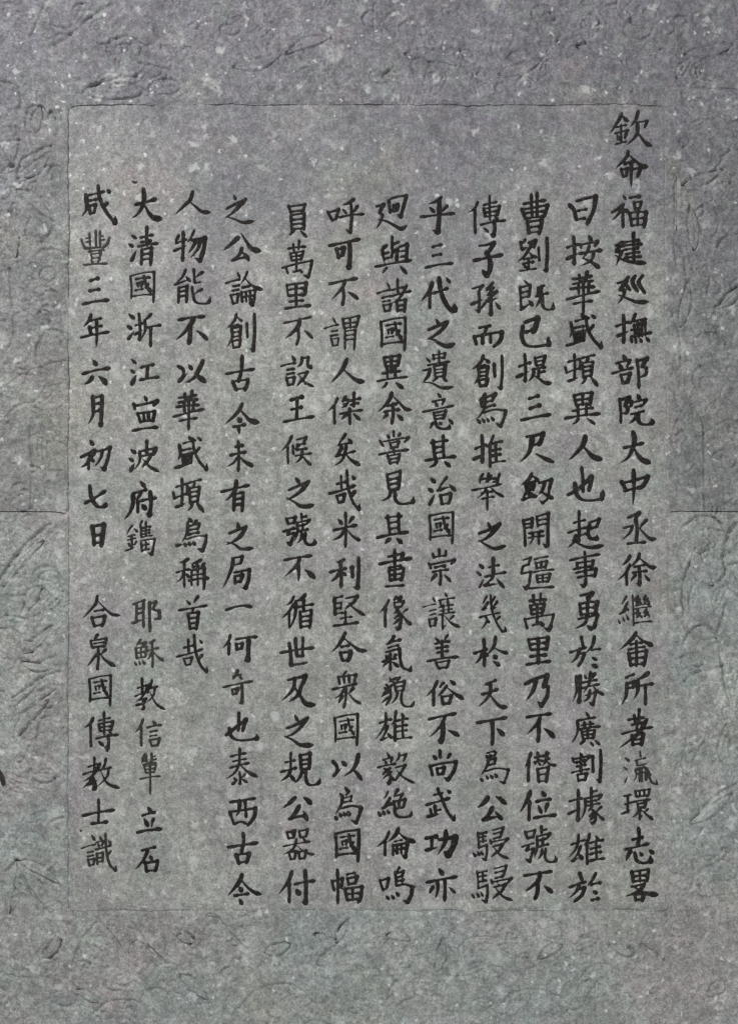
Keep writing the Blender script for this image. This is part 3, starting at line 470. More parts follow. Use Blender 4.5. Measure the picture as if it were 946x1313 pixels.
E 孫 b:645,672 680,662 718,650 690,690|u:690,690 695,750 690,828 662,812|k:640,778 720,745|p:792,628 760,660 735,670|b:745,682 790,665 755,715|b:755,715 815,690 748,757|k:745,757 825,735|u:775,760 775,848 752,838|p:735,770 708,808|d:805,765 838,808
E 創 p:720,1098 705,1140 640,1198|l:725,1115 742,1130 762,1145|h:690,1175 735,1165|p:685,1185 690,1240 655,1305|b:688,1188 720,1181 752,1175 745,1240|h:692,1215 745,1208|h:692,1242 745,1235|v:690,1265 700,1312|b:692,1268 720,1262 750,1258 740,1305|h:698,1310 742,1302|v:795,1155 800,1245|u:848,1100 850,1220 840,1325 812,1312
F 為 p:735,80 720,100 705,115|v:705,115 712,165|b:725,108 770,92 802,80 782,118|p:732,100 728,170 700,220 668,252|h:735,137 785,123|h:730,172 800,152|b:712,207 800,182 872,190 862,230|u:862,230 838,292 802,268|d:678,245 700,270|d:712,240 728,264|d:742,235 758,260|d:772,228 790,252
F 舉 p:722,588 702,620 702,662|h:705,627 740,617|v:758,585 752,640|b:778,598 760,625 800,612|v:832,588 815,660|h:790,622 820,614|h:790,642 820,634|p:765,610 735,652|h:648,697 760,675 842,655|p:745,680 720,720 680,752|l:770,675 810,712 865,742|h:715,754 795,738|h:710,718 785,705|v:752,700 750,828
F 推 u:710,338 715,430 712,522 695,512|h:665,428 740,400|k:655,500 735,460|p:790,338 770,385 735,428|v:765,400 768,552|h:770,397 850,378|h:775,442 840,430|h:775,478 840,466|v:805,385 810,515|h:770,527 872,512
F 法 d:690,1165 720,1190|d:675,1215 702,1240|k:695,1325 728,1262|h:760,1187 830,1170|v:790,1120 790,1232|h:735,1252 800,1235 875,1220|p:795,1235 775,1270 730,1305|k:728,1312 825,1300|d:815,1270 860,1325
F 意 d:430,65 450,90|h:395,122 480,105|d:415,125 427,150|p:475,110 460,145|h:328,190 430,170 540,148|v:400,195 410,240|b:402,198 440,190 487,182 475,230|h:408,218 478,208|h:412,240 475,232|p:400,262 380,302|u:415,255 430,290 470,305 512,297 512,272|d:440,258 455,275|d:505,238 532,268
F 崇 v:440,1068 442,1115|v:398,1100 403,1125|h:403,1125 485,1110|v:485,1080 482,1112|v:372,1165 385,1198|b:385,1172 460,1156 542,1140 520,1168|h:410,1192 480,1180|h:395,1222 500,1207|u:448,1210 450,1260 445,1308 425,1298|p:420,1240 382,1290|d:475,1240 515,1285
F 嘗 v:150,310 152,345|d:108,332 120,355|p:195,325 178,348|v:58,375 80,408|b:85,380 150,367 252,352 225,382|v:125,388 135,420|b:125,390 155,384 187,378 176,412|h:130,425 180,415|v:150,418 152,455|h:55,467 150,447 250,435|v:110,472 130,530|b:115,477 150,470 192,462 185,495 176,530|h:128,500 178,492|h:132,524 175,518
F 畫 v:155,1070 155,1160 155,1262|b:110,1118 155,1108 212,1095 200,1140|h:50,1167 150,1147 268,1128|h:115,1192 200,1178|v:115,1208 125,1280|b:118,1212 165,1203 217,1195 206,1275|h:122,1242 208,1232|h:125,1277 205,1268|h:92,1318 150,1314 218,1310
G 幾 p:745,95 728,125 715,150|p:752,135 735,160 712,182|k:715,184 750,172|p:800,98 785,125 775,150|p:815,130 798,155 775,176|k:775,178 815,168|h:692,237 770,217 837,205|p:735,228 745,260 702,322|u:770,88 780,190 815,280 850,332 872,325 868,292|p:832,232 800,272|d:742,250 760,270
G 於 v:725,368 730,460 728,552|h:658,465 700,450 745,435|p:725,440 705,490 665,538|d:735,462 748,480|p:805,352 795,410 748,475|l:800,428 840,450 892,465|d:788,478 810,495|d:790,518 830,548
G 爲 h:745,1105 800,1092|d:738,1118 752,1138|d:765,1112 775,1132|p:808,1102 790,1130|p:760,1140 745,1190 700,1262|b:745,1157 775,1148 802,1140 796,1175|h:755,1187 800,1175|b:735,1227 810,1207 892,1215 882,1255|u:882,1255 862,1305 828,1292|d:698,1270 715,1290|d:738,1255 752,1277|d:768,1250 782,1272|d:798,1243 812,1264
L 爲 d:760,442 780,468|d:725,485 745,505|p:790,468 765,500|p:745,500 735,560 692,630|b:745,520 780,510 808,500 800,535|h:755,545 805,535|b:735,585 810,568 870,580 862,620|u:862,620 838,682 800,660|d:692,640 705,658|d:722,615 735,638|d:750,610 762,632|d:778,605 790,628
N 爲 d:735,918 755,940|p:790,935 765,960|p:730,950 725,1020 690,1085|b:735,975 775,962 808,955 800,990|h:740,1000 800,990|h:735,1030 805,1015|b:720,1062 790,1040 855,1040 850,1080|u:850,1080 830,1138 795,1125|k:655,1105 700,1095|d:705,1085 718,1105|d:735,1080 747,1100|d:765,1075 778,1098
G 讓 d:398,98 415,130|h:335,167 420,145|h:380,192 420,182|h:380,220 420,210|v:376,245 385,298|b:380,248 400,244 422,240 415,290|h:385,293 415,288|d:480,70 492,95|h:440,122 545,105|v:450,130 452,152|v:500,122 500,147|h:445,167 535,150|h:450,192 530,178|v:470,152 470,208|v:505,147 505,202|h:440,217 545,200|v:465,215 465,312|k:465,302 500,275|l:480,225 520,270 580,300|p:538,222 510,250
G 善 d:412,362 435,385|p:498,342 475,378|h:410,402 510,385|h:420,432 500,420|h:425,462 500,450|v:458,380 460,500|h:360,520 460,500 568,490|v:415,527 425,550 440,572|b:418,532 460,523 508,515 490,567|h:440,568 490,562
G 俗 p:425,638 400,690 345,748|v:400,700 400,808|p:470,648 440,685|d:512,632 545,660|p:490,670 460,710 425,748|l:490,680 540,722 608,765|v:455,745 465,802|b:458,748 490,742 522,738 507,795|h:465,798 508,792
G 像 p:115,122 95,160 50,208|v:92,170 90,300|p:165,98 150,130|b:150,117 175,110 198,103 180,132|v:150,140 158,175|b:152,142 185,135 217,130 202,165|h:158,172 200,165|p:180,175 160,205 145,215|u:170,190 195,230 190,300 175,318 158,302|p:185,220 150,250|p:190,250 142,288|p:242,183 205,215|l:205,215 235,260 272,290
G 氣 p:150,348 130,380 92,408|h:110,397 195,372|h:110,427 180,410|b:95,457 150,442 187,433 190,500|u:190,500 208,560 260,582 268,545|h:72,522 165,500|v:125,470 125,580|d:93,478 108,500|p:162,473 145,495|p:115,515 72,562|d:140,525 178,555
G 貌 d:118,612 135,640|p:172,615 110,652|d:85,678 100,695|p:140,660 100,700 70,722|b:98,662 122,690 125,750 98,797|p:110,710 62,748|p:115,745 65,790|p:190,612 165,640|v:152,648 165,710|b:155,652 190,645 222,638 212,700|h:160,680 210,670|h:165,708 212,698|p:175,710 165,750 130,792|u:205,705 200,765 220,803 270,803 288,768
G 雄 h:52,912 135,885|p:95,842 95,910 65,970 20,1028|p:110,930 90,980 65,1022|k:62,1028 115,1005|d:108,982 132,1012|p:165,828 155,890 130,930|v:158,920 158,1035|d:202,842 215,868|h:165,897 245,880|h:165,937 240,925|h:165,972 240,960|v:208,880 212,1010|h:165,1022 272,1010
G 毅 d:102,1097 118,1125|h:75,1147 140,1130|d:88,1148 98,1170|p:137,1138 125,1165|h:40,1197 160,1172|b:82,1203 102,1215 75,1242|p:125,1200 68,1252|p:132,1225 70,1280|u:110,1215 127,1260 115,1304 92,1295|d:125,1245 148,1282|p:185,1102 180,1135 155,1162|b:185,1120 207,1115 232,1108 215,1152|b:160,1197 195,1188 228,1180 197,1230|p:197,1230 158,1292|l:165,1213 210,1260 292,1302
H 絶 p:112,468 100,495 80,525|p:125,515 105,550 75,580|k:72,587 132,560|d:108,540 132,562|d:42,608 60,638|d:75,603 87,627|d:103,598 118,622|p:180,456 150,512|b:165,502 190,494 212,485 187,530|v:150,540 160,592|b:152,542 190,533 227,525 216,577|h:160,592 215,580|v:185,535 185,582|u:155,590 165,632 200,648 262,637 272,603
H 倫 p:118,728 95,780 32,838|v:92,790 90,892|p:180,706 165,745 108,802|l:180,733 230,775 298,802|h:155,797 205,785|v:145,820 145,892|b:148,824 190,815 242,805 237,850|u:237,850 227,905 203,888|v:172,820 172,880|v:200,815 200,880|h:148,857 235,842
H 嗚 v:55,1040 65,1075 77,1112|b:60,1045 85,1038 115,1028 102,1095|h:75,1107 100,1097|p:187,955 165,990|v:158,985 165,1080|b:162,997 185,990 213,980 203,1020|h:165,1027 205,1015|h:165,1052 217,1038|b:165,1082 220,1070 272,1088 267,1140|u:267,1140 242,1193 208,1178|d:98,1148 114,1170|d:133,1143 148,1167|d:163,1122 180,1147
H 駸 v:685,738 690,790 692,842|h:690,747 745,735|h:690,772 740,762|h:690,802 740,792|v:718,740 720,802|b:690,842 745,820 747,870|u:747,870 737,920 708,908|d:652,872 670,897|d:683,866 696,890|d:706,862 719,886|b:785,722 820,712 857,703 837,767|h:790,747 840,735|h:790,780 835,768|v:768,790 775,812|b:775,802 830,790 888,778 862,807|b:785,832 820,823 852,815 827,860|p:827,860 772,908|l:790,835 835,887 895,914
E 與 p:102,402 75,430 90,522|h:85,457 115,449|h:85,492 115,484|v:140,345 140,430|h:145,397 185,380|b:145,437 160,433 175,430 170,500|v:145,440 135,482|b:190,412 215,403 242,393 236,510|h:200,442 235,434|h:200,477 235,470|h:28,542 140,520 268,500|p:105,548 75,588|d:195,538 235,585
E 諸 d:103,632 120,665|h:35,707 130,680|h:70,737 130,724|h:75,764 125,754|v:78,785 90,832|b:82,788 105,784 130,778 122,825|h:88,828 122,822|h:140,682 215,665|v:175,608 178,707|h:135,724 195,707 265,690|p:238,652 190,735 132,778|v:170,755 175,830|b:172,758 200,753 230,748 222,832|h:175,792 222,785|h:178,822 222,818
E 遺 v:440,1070 440,1150|v:400,1095 405,1127|b:400,1098 440,1091 482,1084 476,1115|h:395,1125 480,1115|h:362,1167 510,1142|v:405,1170 415,1250|b:408,1172 445,1165 482,1158 476,1240|h:412,1197 478,1190|h:415,1220 478,1212|h:418,1246 475,1239|p:428,1250 395,1277|d:463,1248 490,1272|d:352,1117 377,1142|b:330,1202 355,1197 378,1193 365,1240|p:365,1240 330,1287|l:335,1280 390,1287 460,1318 545,1312
I 謂 d:683,857 700,890|h:628,932 720,905|h:675,952 715,944|h:670,982 715,974|v:673,1000 685,1050|b:678,1003 700,999 722,995 716,1042|h:685,1048 718,1042|v:750,865 760,932|b:752,868 800,858 857,846 842,920|h:755,900 845,890|v:798,860 800,928|h:760,930 840,920|v:765,945 765,1070|b:768,950 800,945 834,940 830,1000 825,1075|h:768,980 830,972|h:768,1010 830,1003
I 呼 v:650,180 665,210 682,242|b:655,185 690,175 722,163 706,225|h:680,237 706,227|p:822,96 790,120 745,137|d:748,162 772,190|p:848,142 825,180|h:728,217 800,202 888,195|u:805,130 808,220 800,318 768,298
I 員 v:398,140 410,182|b:402,145 455,137 513,129 500,175|h:410,180 498,172|v:412,200 422,312|b:418,202 460,196 508,190 506,300|h:422,237 505,229|h:422,267 505,260|h:424,301 505,292|p:435,308 405,340|d:480,308 522,350
I 設 d:422,1102 440,1135|h:346,1172 445,1150|h:390,1197 435,1190|h:388,1227 435,1218|v:383,1250 395,1302|b:388,1253 410,1249 437,1245 429,1295|h:395,1300 430,1292|p:490,1113 485,1150 455,1182|u:490,1120 532,1112 530,1165 550,1182 557,1158|b:460,1227 495,1217 528,1210 502,1255|p:502,1255 453,1310|l:470,1235 510,1280 572,1312
J 傑 p:712,98 690,145 642,192|v:690,150 692,275|p:768,88 745,125|h:755,115 790,108|p:788,108 772,145 735,167|d:755,135 766,152|v:825,60 822,155|h:798,117 868,100|h:800,145 855,132|h:728,207 800,190 880,180|v:795,170 797,278|p:785,205 735,252|d:820,205 864,248
J 哉 h:705,652 775,636|v:735,595 738,682|h:655,717 750,692 832,662|u:775,560 785,680 820,780 858,825 864,785|p:830,703 800,760|d:813,596 828,618|v:703,730 720,780|b:708,732 735,727 762,720 749,770|h:720,778 750,770
L 器 v:386,730 398,777|b:390,733 415,728 442,720 431,768|h:398,775 432,768|v:468,722 478,770|b:472,725 498,720 527,713 516,762|h:478,768 518,760|h:363,827 450,810 542,795|p:452,778 430,840 356,887|l:455,825 510,867 578,885|d:492,770 512,792|v:400,865 412,917|b:402,868 425,864 447,859 439,910|h:410,915 440,908|v:465,862 475,914|b:468,865 492,860 517,855 506,908|h:475,912 508,906
K 堅 v:695,108 700,222|h:698,112 748,98|h:700,147 738,140|h:700,182 738,174|v:740,138 738,182|h:702,217 750,207|b:770,112 810,104 848,96 822,140|p:822,140 763,188|l:785,140 830,182 900,227|h:735,247 810,234|v:768,200 770,282|h:692,294 770,284 852,272
K 衆 p:772,576 745,610|v:718,610 728,662|b:722,612 780,605 838,597 826,650|v:755,608 758,652|v:790,602 792,648|h:678,697 760,677 842,658|p:762,685 735,730 688,762|v:770,690 768,760 755,822|p:822,688 790,725|l:785,720 825,767 875,797|p:748,742 718,795
O 衆 p:152,386 130,415|v:103,425 115,477|b:108,428 160,420 212,411 202,465|h:115,475 200,465|h:125,448 200,438|v:155,475 157,560 148,625|p:145,520 115,560 76,610|p:208,488 175,525|l:165,515 205,562 275,605
K 循 p:432,92 410,130 375,157|p:432,138 400,190 342,248|v:400,200 400,305|p:512,78 480,110 440,127|p:445,125 440,220 408,305|h:450,167 568,145|v:500,115 500,182|v:475,195 480,308|b:477,198 515,191 553,184 550,250 542,310|h:480,232 545,225|h:480,265 543,258|h:482,300 540,295
K 規 h:375,1162 440,1147|v:412,1093 412,1202|h:345,1227 400,1211 450,1198|p:412,1205 395,1250 340,1295|d:400,1240 434,1284|v:475,1110 482,1212|b:478,1112 510,1105 543,1097 537,1205|h:480,1147 535,1140|h:482,1177 535,1172|h:485,1208 535,1202|p:490,1215 475,1260 435,1310|u:515,1210 515,1280 535,1315 595,1308 612,1268
L 幅 v:712,968 716,1080 715,1202|v:677,1045 690,1112|b:682,1048 715,1040 747,1030 739,1095|h:775,1002 830,990|v:778,1025 790,1072|b:782,1028 812,1022 845,1016 833,1062|h:788,1070 832,1062|v:763,1100 778,1182|b:768,1102 820,1094 878,1086 865,1180 850,1198|h:772,1142 865,1132|v:815,1095 815,1182|h:778,1182 860,1174
J 侯 p:418,342 395,390 343,448|v:390,410 392,528|v:425,405 428,465|b:450,367 482,358 518,348 497,392|h:452,402 508,392|p:470,400 442,435|h:450,437 520,427|h:440,477 500,466 553,460|p:490,440 480,490 443,528|l:490,475 515,507 552,542
Q 論 d:172,567 188,600|h:95,642 190,615|h:145,662 185,654|h:140,692 180,684|v:128,720 145,782|b:133,722 155,717 178,712 171,772|h:145,780 172,772|p:240,563 220,610 188,652|l:225,610 270,657 345,688|h:205,672 250,662|v:198,700 205,768|b:203,702 245,694 292,685 287,740|u:287,740 272,788 248,770|v:230,698 232,767|v:258,692 258,760|h:205,737 285,724
S 泰 h:125,1122 230,1100|h:140,1155 232,1138|h:120,1197 250,1165|v:188,1070 185,1165|p:185,1160 160,1220 90,1275|l:190,1175 240,1222 312,1258|u:185,1225 190,1270 188,1305 172,1300|d:145,1262 165,1282|p:225,1238 200,1262|k:138,1302 170,1282|d:203,1272 237,1292
M 物 p:670,378 645,442|h:655,432 720,405|k:637,485 725,445|v:700,353 700,450 695,552|p:775,343 755,390 725,432|b:760,412 800,402 850,393 842,470|u:842,470 815,552 778,533|p:790,410 770,450 735,502|p:820,405 800,470 748,535
M 能 p:718,600 695,650 648,692|k:643,702 742,665|d:718,648 745,677|v:672,720 668,825|b:678,722 700,717 727,710 722,820|h:678,750 722,742|h:678,782 722,775|v:772,598 778,692|p:832,618 785,655|h:778,692 815,684|v:760,718 768,790|p:828,733 775,767|u:766,760 780,815 820,830 870,822 882,780
N 稱 p:732,1178 705,1195 668,1207|h:650,1272 740,1250|v:705,1200 705,1372|p:700,1265 685,1310 650,1342|d:715,1278 735,1302|p:822,1183 790,1200 750,1212|d:758,1215 770,1237|d:788,1210 798,1232|p:842,1208 820,1235|v:755,1255 755,1362|b:757,1258 800,1248 842,1240 842,1340 838,1385|h:755,1292 840,1282|h:738,1327 870,1310|v:798,1250 798,1362
M 清 d:358,378 392,400|d:342,438 370,458|k:362,552 397,478|h:425,397 510,378|h:430,427 500,417|v:470,322 470,450|h:410,457 545,435|v:435,475 430,580|b:438,478 468,471 502,464 500,530 495,582|h:438,512 498,504|h:436,547 496,540
M 浙 d:352,882 387,912|d:342,962 367,982|k:348,1055 387,1000|u:420,880 427,970 425,1062 408,1050|h:395,962 445,945|k:393,1022 450,990|p:502,882 470,915 455,927|p:460,925 460,1000 428,1065|h:465,977 515,966 565,958|v:500,970 498,1105
N 波 d:358,478 392,502|d:346,538 374,557|k:358,625 387,568|v:470,418 470,505|b:420,492 470,481 533,470 515,512|p:420,492 420,560 383,618|b:430,527 465,518 502,510 477,560|p:477,560 435,605|l:440,540 485,592 558,632
N 府 d:428,680 457,715|h:375,762 430,746 470,735|p:375,765 375,830 355,890 312,945|p:432,758 395,832|v:410,820 410,892|h:430,812 480,801 535,792|u:495,750 500,840 490,912 463,900|d:438,838 462,867
N 鐫 p:387,966 350,1032|l:395,985 405,997 417,1010|h:360,1042 405,1031|h:355,1067 410,1053|v:382,1035 385,1122|d:360,1083 371,1107|p:410,1073 398,1102|k:343,1138 415,1110|p:447,937 430,985|v:440,975 440,1042|h:445,987 500,975|h:445,1007 495,998|h:445,1027 495,1018|v:470,945 470,1040|h:440,1047 510,1035|b:435,1072 480,1063 525,1057 517,1110|u:517,1110 507,1162 478,1150|v:440,1085 445,1142|h:445,1102 490,1093|v:470,1080 470,1132|h:445,1137 490,1127
O 耶 h:378,208 455,178|v:400,205 398,312|v:445,183 445,352|h:402,237 442,229|h:402,267 442,259|k:370,330 450,300|v:485,193 488,380|b:485,202 505,196 527,189 507,240|b:507,240 548,250 552,295 520,302
O 穌 p:432,422 400,472|b:415,452 438,448 463,443 442,470|v:398,480 405,552|b:402,482 435,476 468,470 462,540|h:405,514 460,506|v:432,478 432,547|h:405,548 460,540|d:388,573 402,597|d:418,568 428,592|d:443,563 455,587|p:522,427 485,452|h:468,502 545,480|v:505,440 510,530 508,612|p:505,500 490,540 470,562|l:515,505 545,542 585,568
O 教 h:405,737 470,717|v:435,673 438,782|h:388,792 480,762|p:482,708 440,790 383,838|b:420,817 440,812 462,807 447,832|u:440,830 447,860 445,875 425,885|k:398,852 465,835|p:502,683 490,730 465,772|h:495,737 540,725|p:522,733 510,790 462,838|l:490,765 530,842 595,885
P 教 h:88,417 155,397|v:130,353 130,442|h:52,467 165,435|p:168,397 120,470 48,518|p:125,455 100,510 45,564|u:120,490 132,530 130,560 112,568|k:83,532 150,505|p:207,362 195,410 165,452|h:195,432 242,420|p:227,425 215,480 148,548|l:175,450 215,522 302,558
O 信 p:442,932 420,985 383,1028|v:430,990 430,1112|d:508,942 524,965|h:470,987 565,970|h:490,1017 535,1009|h:488,1047 535,1039|v:488,1070 500,1115|b:492,1073 522,1067 553,1060 540,1110|h:500,1113 540,1107
P 輩 p:457,332 430,392|v:462,340 467,387|h:435,360 460,353|h:435,380 460,373|v:500,325 500,387|h:500,352 527,342|h:500,372 530,363|h:440,402 530,390|v:448,410 460,457|b:452,412 490,406 532,400 520,450|h:458,434 520,426|h:460,458 520,450|h:418,497 490,484 560,478|v:488,385 491,500 490,598
M 豐 v:50,408 60,440 77,467|v:103,368 108,452|v:145,350 148,462|v:172,355 173,452|b:235,398 218,440 187,467|h:83,402 110,396|h:86,427 110,421|h:173,392 192,386|h:173,417 200,410|k:70,470 200,460|h:98,492 198,480|v:113,505 120,537|b:117,507 145,503 178,499 169,532|h:120,537 170,531|d:113,543 125,567|p:172,538 155,567|h:68,580 140,573 218,570
N 初 d:102,412 122,442|b:38,532 80,512 133,488 102,540|p:102,540 75,580 36,608|v:95,530 92,620|d:105,540 127,562|p:132,508 113,532|b:150,492 195,481 242,463 227,540|u:227,540 200,617 172,600|p:190,480 175,540 133,602
P 識 d:113,852 132,885|h:43,942 140,915|h:85,970 125,961|h:85,997 125,987|v:88,1015 98,1057|b:92,1018 112,1014 132,1009 126,1050|h:98,1055 126,1048|d:165,862 178,885|h:143,903 197,890|d:155,908 163,930|p:190,900 180,928|h:138,950 190,938 242,920|v:148,975 152,1048|b:152,977 170,973 188,969 187,1032|h:152,1007 185,1001|h:153,1032 185,1026|u:205,845 212,960 235,1050 272,1088 278,1052|p:242,958 215,1012|d:223,888 242,907'''
WEIGHT = dict(A=1.04, B=1.06, C=1.0, D=1.02, E=1.0, F=.96, G=.96, H=1.0, I=.93, J=.97, K=.95, L=1.0, M=1.0, N=1.0, O=.84, P=.92, Q=.95, R=.95, S=.90, T=.95)
LIGHT_HAND = {'豐': .92, '繼': .92, '奇': .85, '教': .86, '國': .88, '瀛': .84, '輩': .85, '幾': .86, '舉': .9, '貌': .9, '讓': .9}
FADED = {'豐': .16, '耶': .14, '穌': .16, '信': .13, '輩': .12, '繼': .06, '瀛': .08, '奇': .08, '識': .08}

def read_inscription():
    """[(glyph strokes in a unit box, few strokes?, box in mm, fade)]"""
    places = []
    for l in PLACES.replace('\n', '|').split('|'):
        wn, c, *b = l.split(); ox, oy = WINDOW[wn]; b = [float(v) for v in b]
        places.append((wn, c, (ox + b[0] / 5.005, oy + b[1] / 5.005, ox + b[2] / 5.005, oy + b[3] / 5.005), b))
    forms = {}
    for l in WRITTEN.split('\n'):
        wn, c, rest = l.split(' ', 2); st = []
        for s in rest.split('|'):
            t, p = s.split(':'); st.append((t, [tuple(float(v) for v in q.split(',')) for q in p.split()]))
        xs = [x for t, p in st for x, y in p]; ys = [y for t, p in st for x, y in p]
        x0, y0, dx, dy = min(xs), min(ys), max(max(xs) - min(xs), 1), max(max(ys) - min(ys), 1)
        near = min((i for i in range(len(places)) if places[i][0] == wn and places[i][1] == c), key=lambda i: abs(places[i][3][1] - y0) + abs(places[i][3][0] - x0))
        forms.setdefault(c, []).append((near, [(t, [((x - x0) / dx, (y - y0) / dy) for x, y in p]) for t, p in st]))
    out = []; g = np.random.default_rng(4)
    for i, (wn, c, box, _) in enumerate(places):
        f = [v for k, v in forms[c] if k == i] or [forms[c][0][1]]
        out.append((f[0], box, FADED.get(c, 0) + g.uniform(0, .10) ** 1.3, WEIGHT[wn] * LIGHT_HAND.get(c, 1)))
    return out

# ------------------------------------------------------------------ the slab
slab = bpy.data.objects.new('inscribed_stone_slab', None); COL.objects.link(slab)
slab['label'] = 'grey granite slab carved with columns of black Chinese brush characters inside a shallow relief border'
slab['category'] = 'stone slab'; slab['kind'] = 'thing'

def right_edge(Y): return 852.0 + 6.0 * np.clip((Y - 134) / 600.0, 0, 1)
TOP, BOT, LEFT = 134.0, 1167.0, 88.0

# --- inscribed panel: height grid, the characters are cut into it
px = np.arange(82.0, 866.5, 1.0); py = np.arange(128.0, 1174.5, 1.0)
PX, PY = np.meshgrid(px, py)
PH = .07 * vnoise(PX, PY, 1.6, 0) + .09 * vnoise(PX, PY, 3.7, 1) + .14 * vnoise(PX, PY, 13, 2) + .30 * vnoise(PX, PY, 60, 3)
# chisel-dressed pits
for _ in range(420):
    cx, cy = RNG.uniform(90, 852), RNG.uniform(136, 1166); r = RNG.uniform(1.2, 3.4)
    i, j = int(cx - 82), int(cy - 128); w = 8
    s_ = np.s_[max(0, j - w):j + w, max(0, i - w):i + w]
    PH[s_] -= RNG.uniform(.3, .9) * np.exp(-((PX[s_] - cx) ** 2 + ((PY[s_] - cy) * RNG.uniform(.6, 1.6)) ** 2) / r ** 2)
smoothPH = .30 * vnoise(PX, PY, 60, 3)
rng = np.random.default_rng(3)
INK_LEVEL = -.55
glyph_jobs = []
for form, box, fade, weight in read_inscription():
    st = place(form, box, rng, weight)
    i0, i1 = int(box[0] - 6 - 82), int(box[2] + 7 - 82); j0, j1 = int(box[1] - 6 - 128), int(box[3] + 7 - 128)
    i0 = max(i0, 0); j0 = max(j0, 0)
    S = sdf(st, PX[j0:j1, i0:i1], PY[j0:j1, i0:i1])
    S = S + .10 * vnoise(PX[j0:j1, i0:i1], PY[j0:j1, i0:i1], 2.2, 4)
    base = smoothPH[j0:j1, i0:i1]
    cut = base + np.clip(INK_LEVEL - .75 * (S + .02), -1.35, .5)
    inside = S > -.95
    sub = PH[j0:j1, i0:i1]
    sub[inside] = np.minimum(sub[inside], cut[inside])
    glyph_jobs.append((i0, j0, S > -1.1, base, fade))
# old scratches and tool marks in the dressed face
for L, w_, d_ in [([(834, 266), (843, 268), (851, 275)], 2.2, 1.1), ([(727, 184), (732, 190)], 1.8, .9), ([(736, 187), (744, 193)], 2.2, 1.0),
                  ([(383, 398), (395, 402)], 1.5, .7), ([(653, 752), (655, 770)], 1.6, .8), ([(820, 236), (838, 241)], 1.2, .5)]:
    carve(PH, px, py, smooth_line(L, 2), w_, d_)
for _ in range(46):
    x, y = RNG.uniform(95, 840), RNG.uniform(140, 1160); a = RNG.uniform(0, 3.14); l = RNG.uniform(5, 20)
    carve(PH, px, py, smooth_line([(x, y), (x + l * math.cos(a), y + l * math.sin(a))], 2), .9, RNG.uniform(.2, .45))
ed = np.minimum(np.minimum(PX - LEFT, right_edge(PY) - PX), np.minimum(PY - TOP, BOT - PY))      # incised line just inside the frame
PH -= .6 * np.exp(-((ed - .8 + .5 * vnoise(PX, PY, 21, 5)) / 1.5) ** 2) * (1 + .3 * vnoise(PX, PY, 15, 1))
n_x, n_y = len(px), len(py)
idx = np.arange(n_x * n_y).reshape(n_y, n_x)
quads = np.stack([idx[:-1, :-1], idx[1:, :-1], idx[1:, 1:], idx[:-1, 1:]], -1).reshape(-1, 4)
panel = mesh_obj('inscription_panel', world_xyz(PX, PY, PH).reshape(-1, 3), quads, M_PANEL, slab)

# --- ink lying in the cut of each character: one part per character
def ink_mesh(name, mask, i0, j0, base, fade, level, parent, k):
    verts, faces = [], []
    for j in range(mask.shape[0] - 1):
        row = mask[j]
        e = np.flatnonzero(np.diff(np.concatenate([[0], row.astype(int), [0]])))
        for a, b in zip(e[::2], e[1::2]):
            x0, x1 = px[i0] + a - .5, px[i0] + b - .5; y0, y1 = py[j0] + j - .5, py[j0] + j + .5
            h = level - .004 * (k % 3); bb = base[j, a:b].mean() if base is not None else 0
            n = len(verts)
            for X, Y in ((x0, y0), (x0, y1), (x1, y1), (x1, y0)):
                verts.append((X, Y, h))
            faces.append((n, n + 1, n + 2, n + 3))
    V = np.array(verts)
    H = V[:, 2] + (.30 * vnoise(V[:, 0], V[:, 1], 60, 3) if base is not None else 0)
    o = mesh_obj(name, world_xyz(V[:, 0], V[:, 1], H), faces, M_INK, parent, smooth=False)
    o['fade'] = float(fade)
    return o
for k, (i0, j0, mask, base, fade) in enumerate(glyph_jobs):
    ink_mesh('inscribed_character', mask, i0, j0, base, fade, INK_LEVEL, panel, k)

# --- carved border: an upper and a lower stone, relief motifs cut as outlines
def axis(lo, hi, a, b, fine, coarse, must):
    v = list(np.arange(lo, a, coarse)) + list(np.arange(a, b, fine)) + list(np.arange(b, hi + 1, coarse)); v = np.array(v)
    for m in must: v[np.abs(v - m).argmin()] = m
    return np.unique(v)
FINE = 1.3
JOINT = 656.0
def leafline(x, y, ang, l, w, bend=0.0):
    """both outlines and the midrib of a leaf"""
    t = np.linspace(0, 1, 9); cx = t * l; cy = bend * l * np.sin(math.pi * t)
    hw = w * np.sin(math.pi * t ** .85) ** .8
    ca, sa = math.cos(ang), math.sin(ang)
    f = lambda u, v: list(zip(x + u * ca - v * sa, y + u * sa + v * ca))
    return [f(cx, cy + hw), f(cx, cy - hw), f(cx[1:-2], cy[1:-2])]
def ring(x, y, rx, ry, a0=0, a1=360, rot=0):
    t = np.radians(np.linspace(a0, a1, 16)); ca, sa = math.cos(math.radians(rot)), math.sin(math.radians(rot))
    u, v = rx * np.cos(t), ry * np.sin(t); return list(zip(x + u * ca - v * sa, y + u * sa + v * ca))
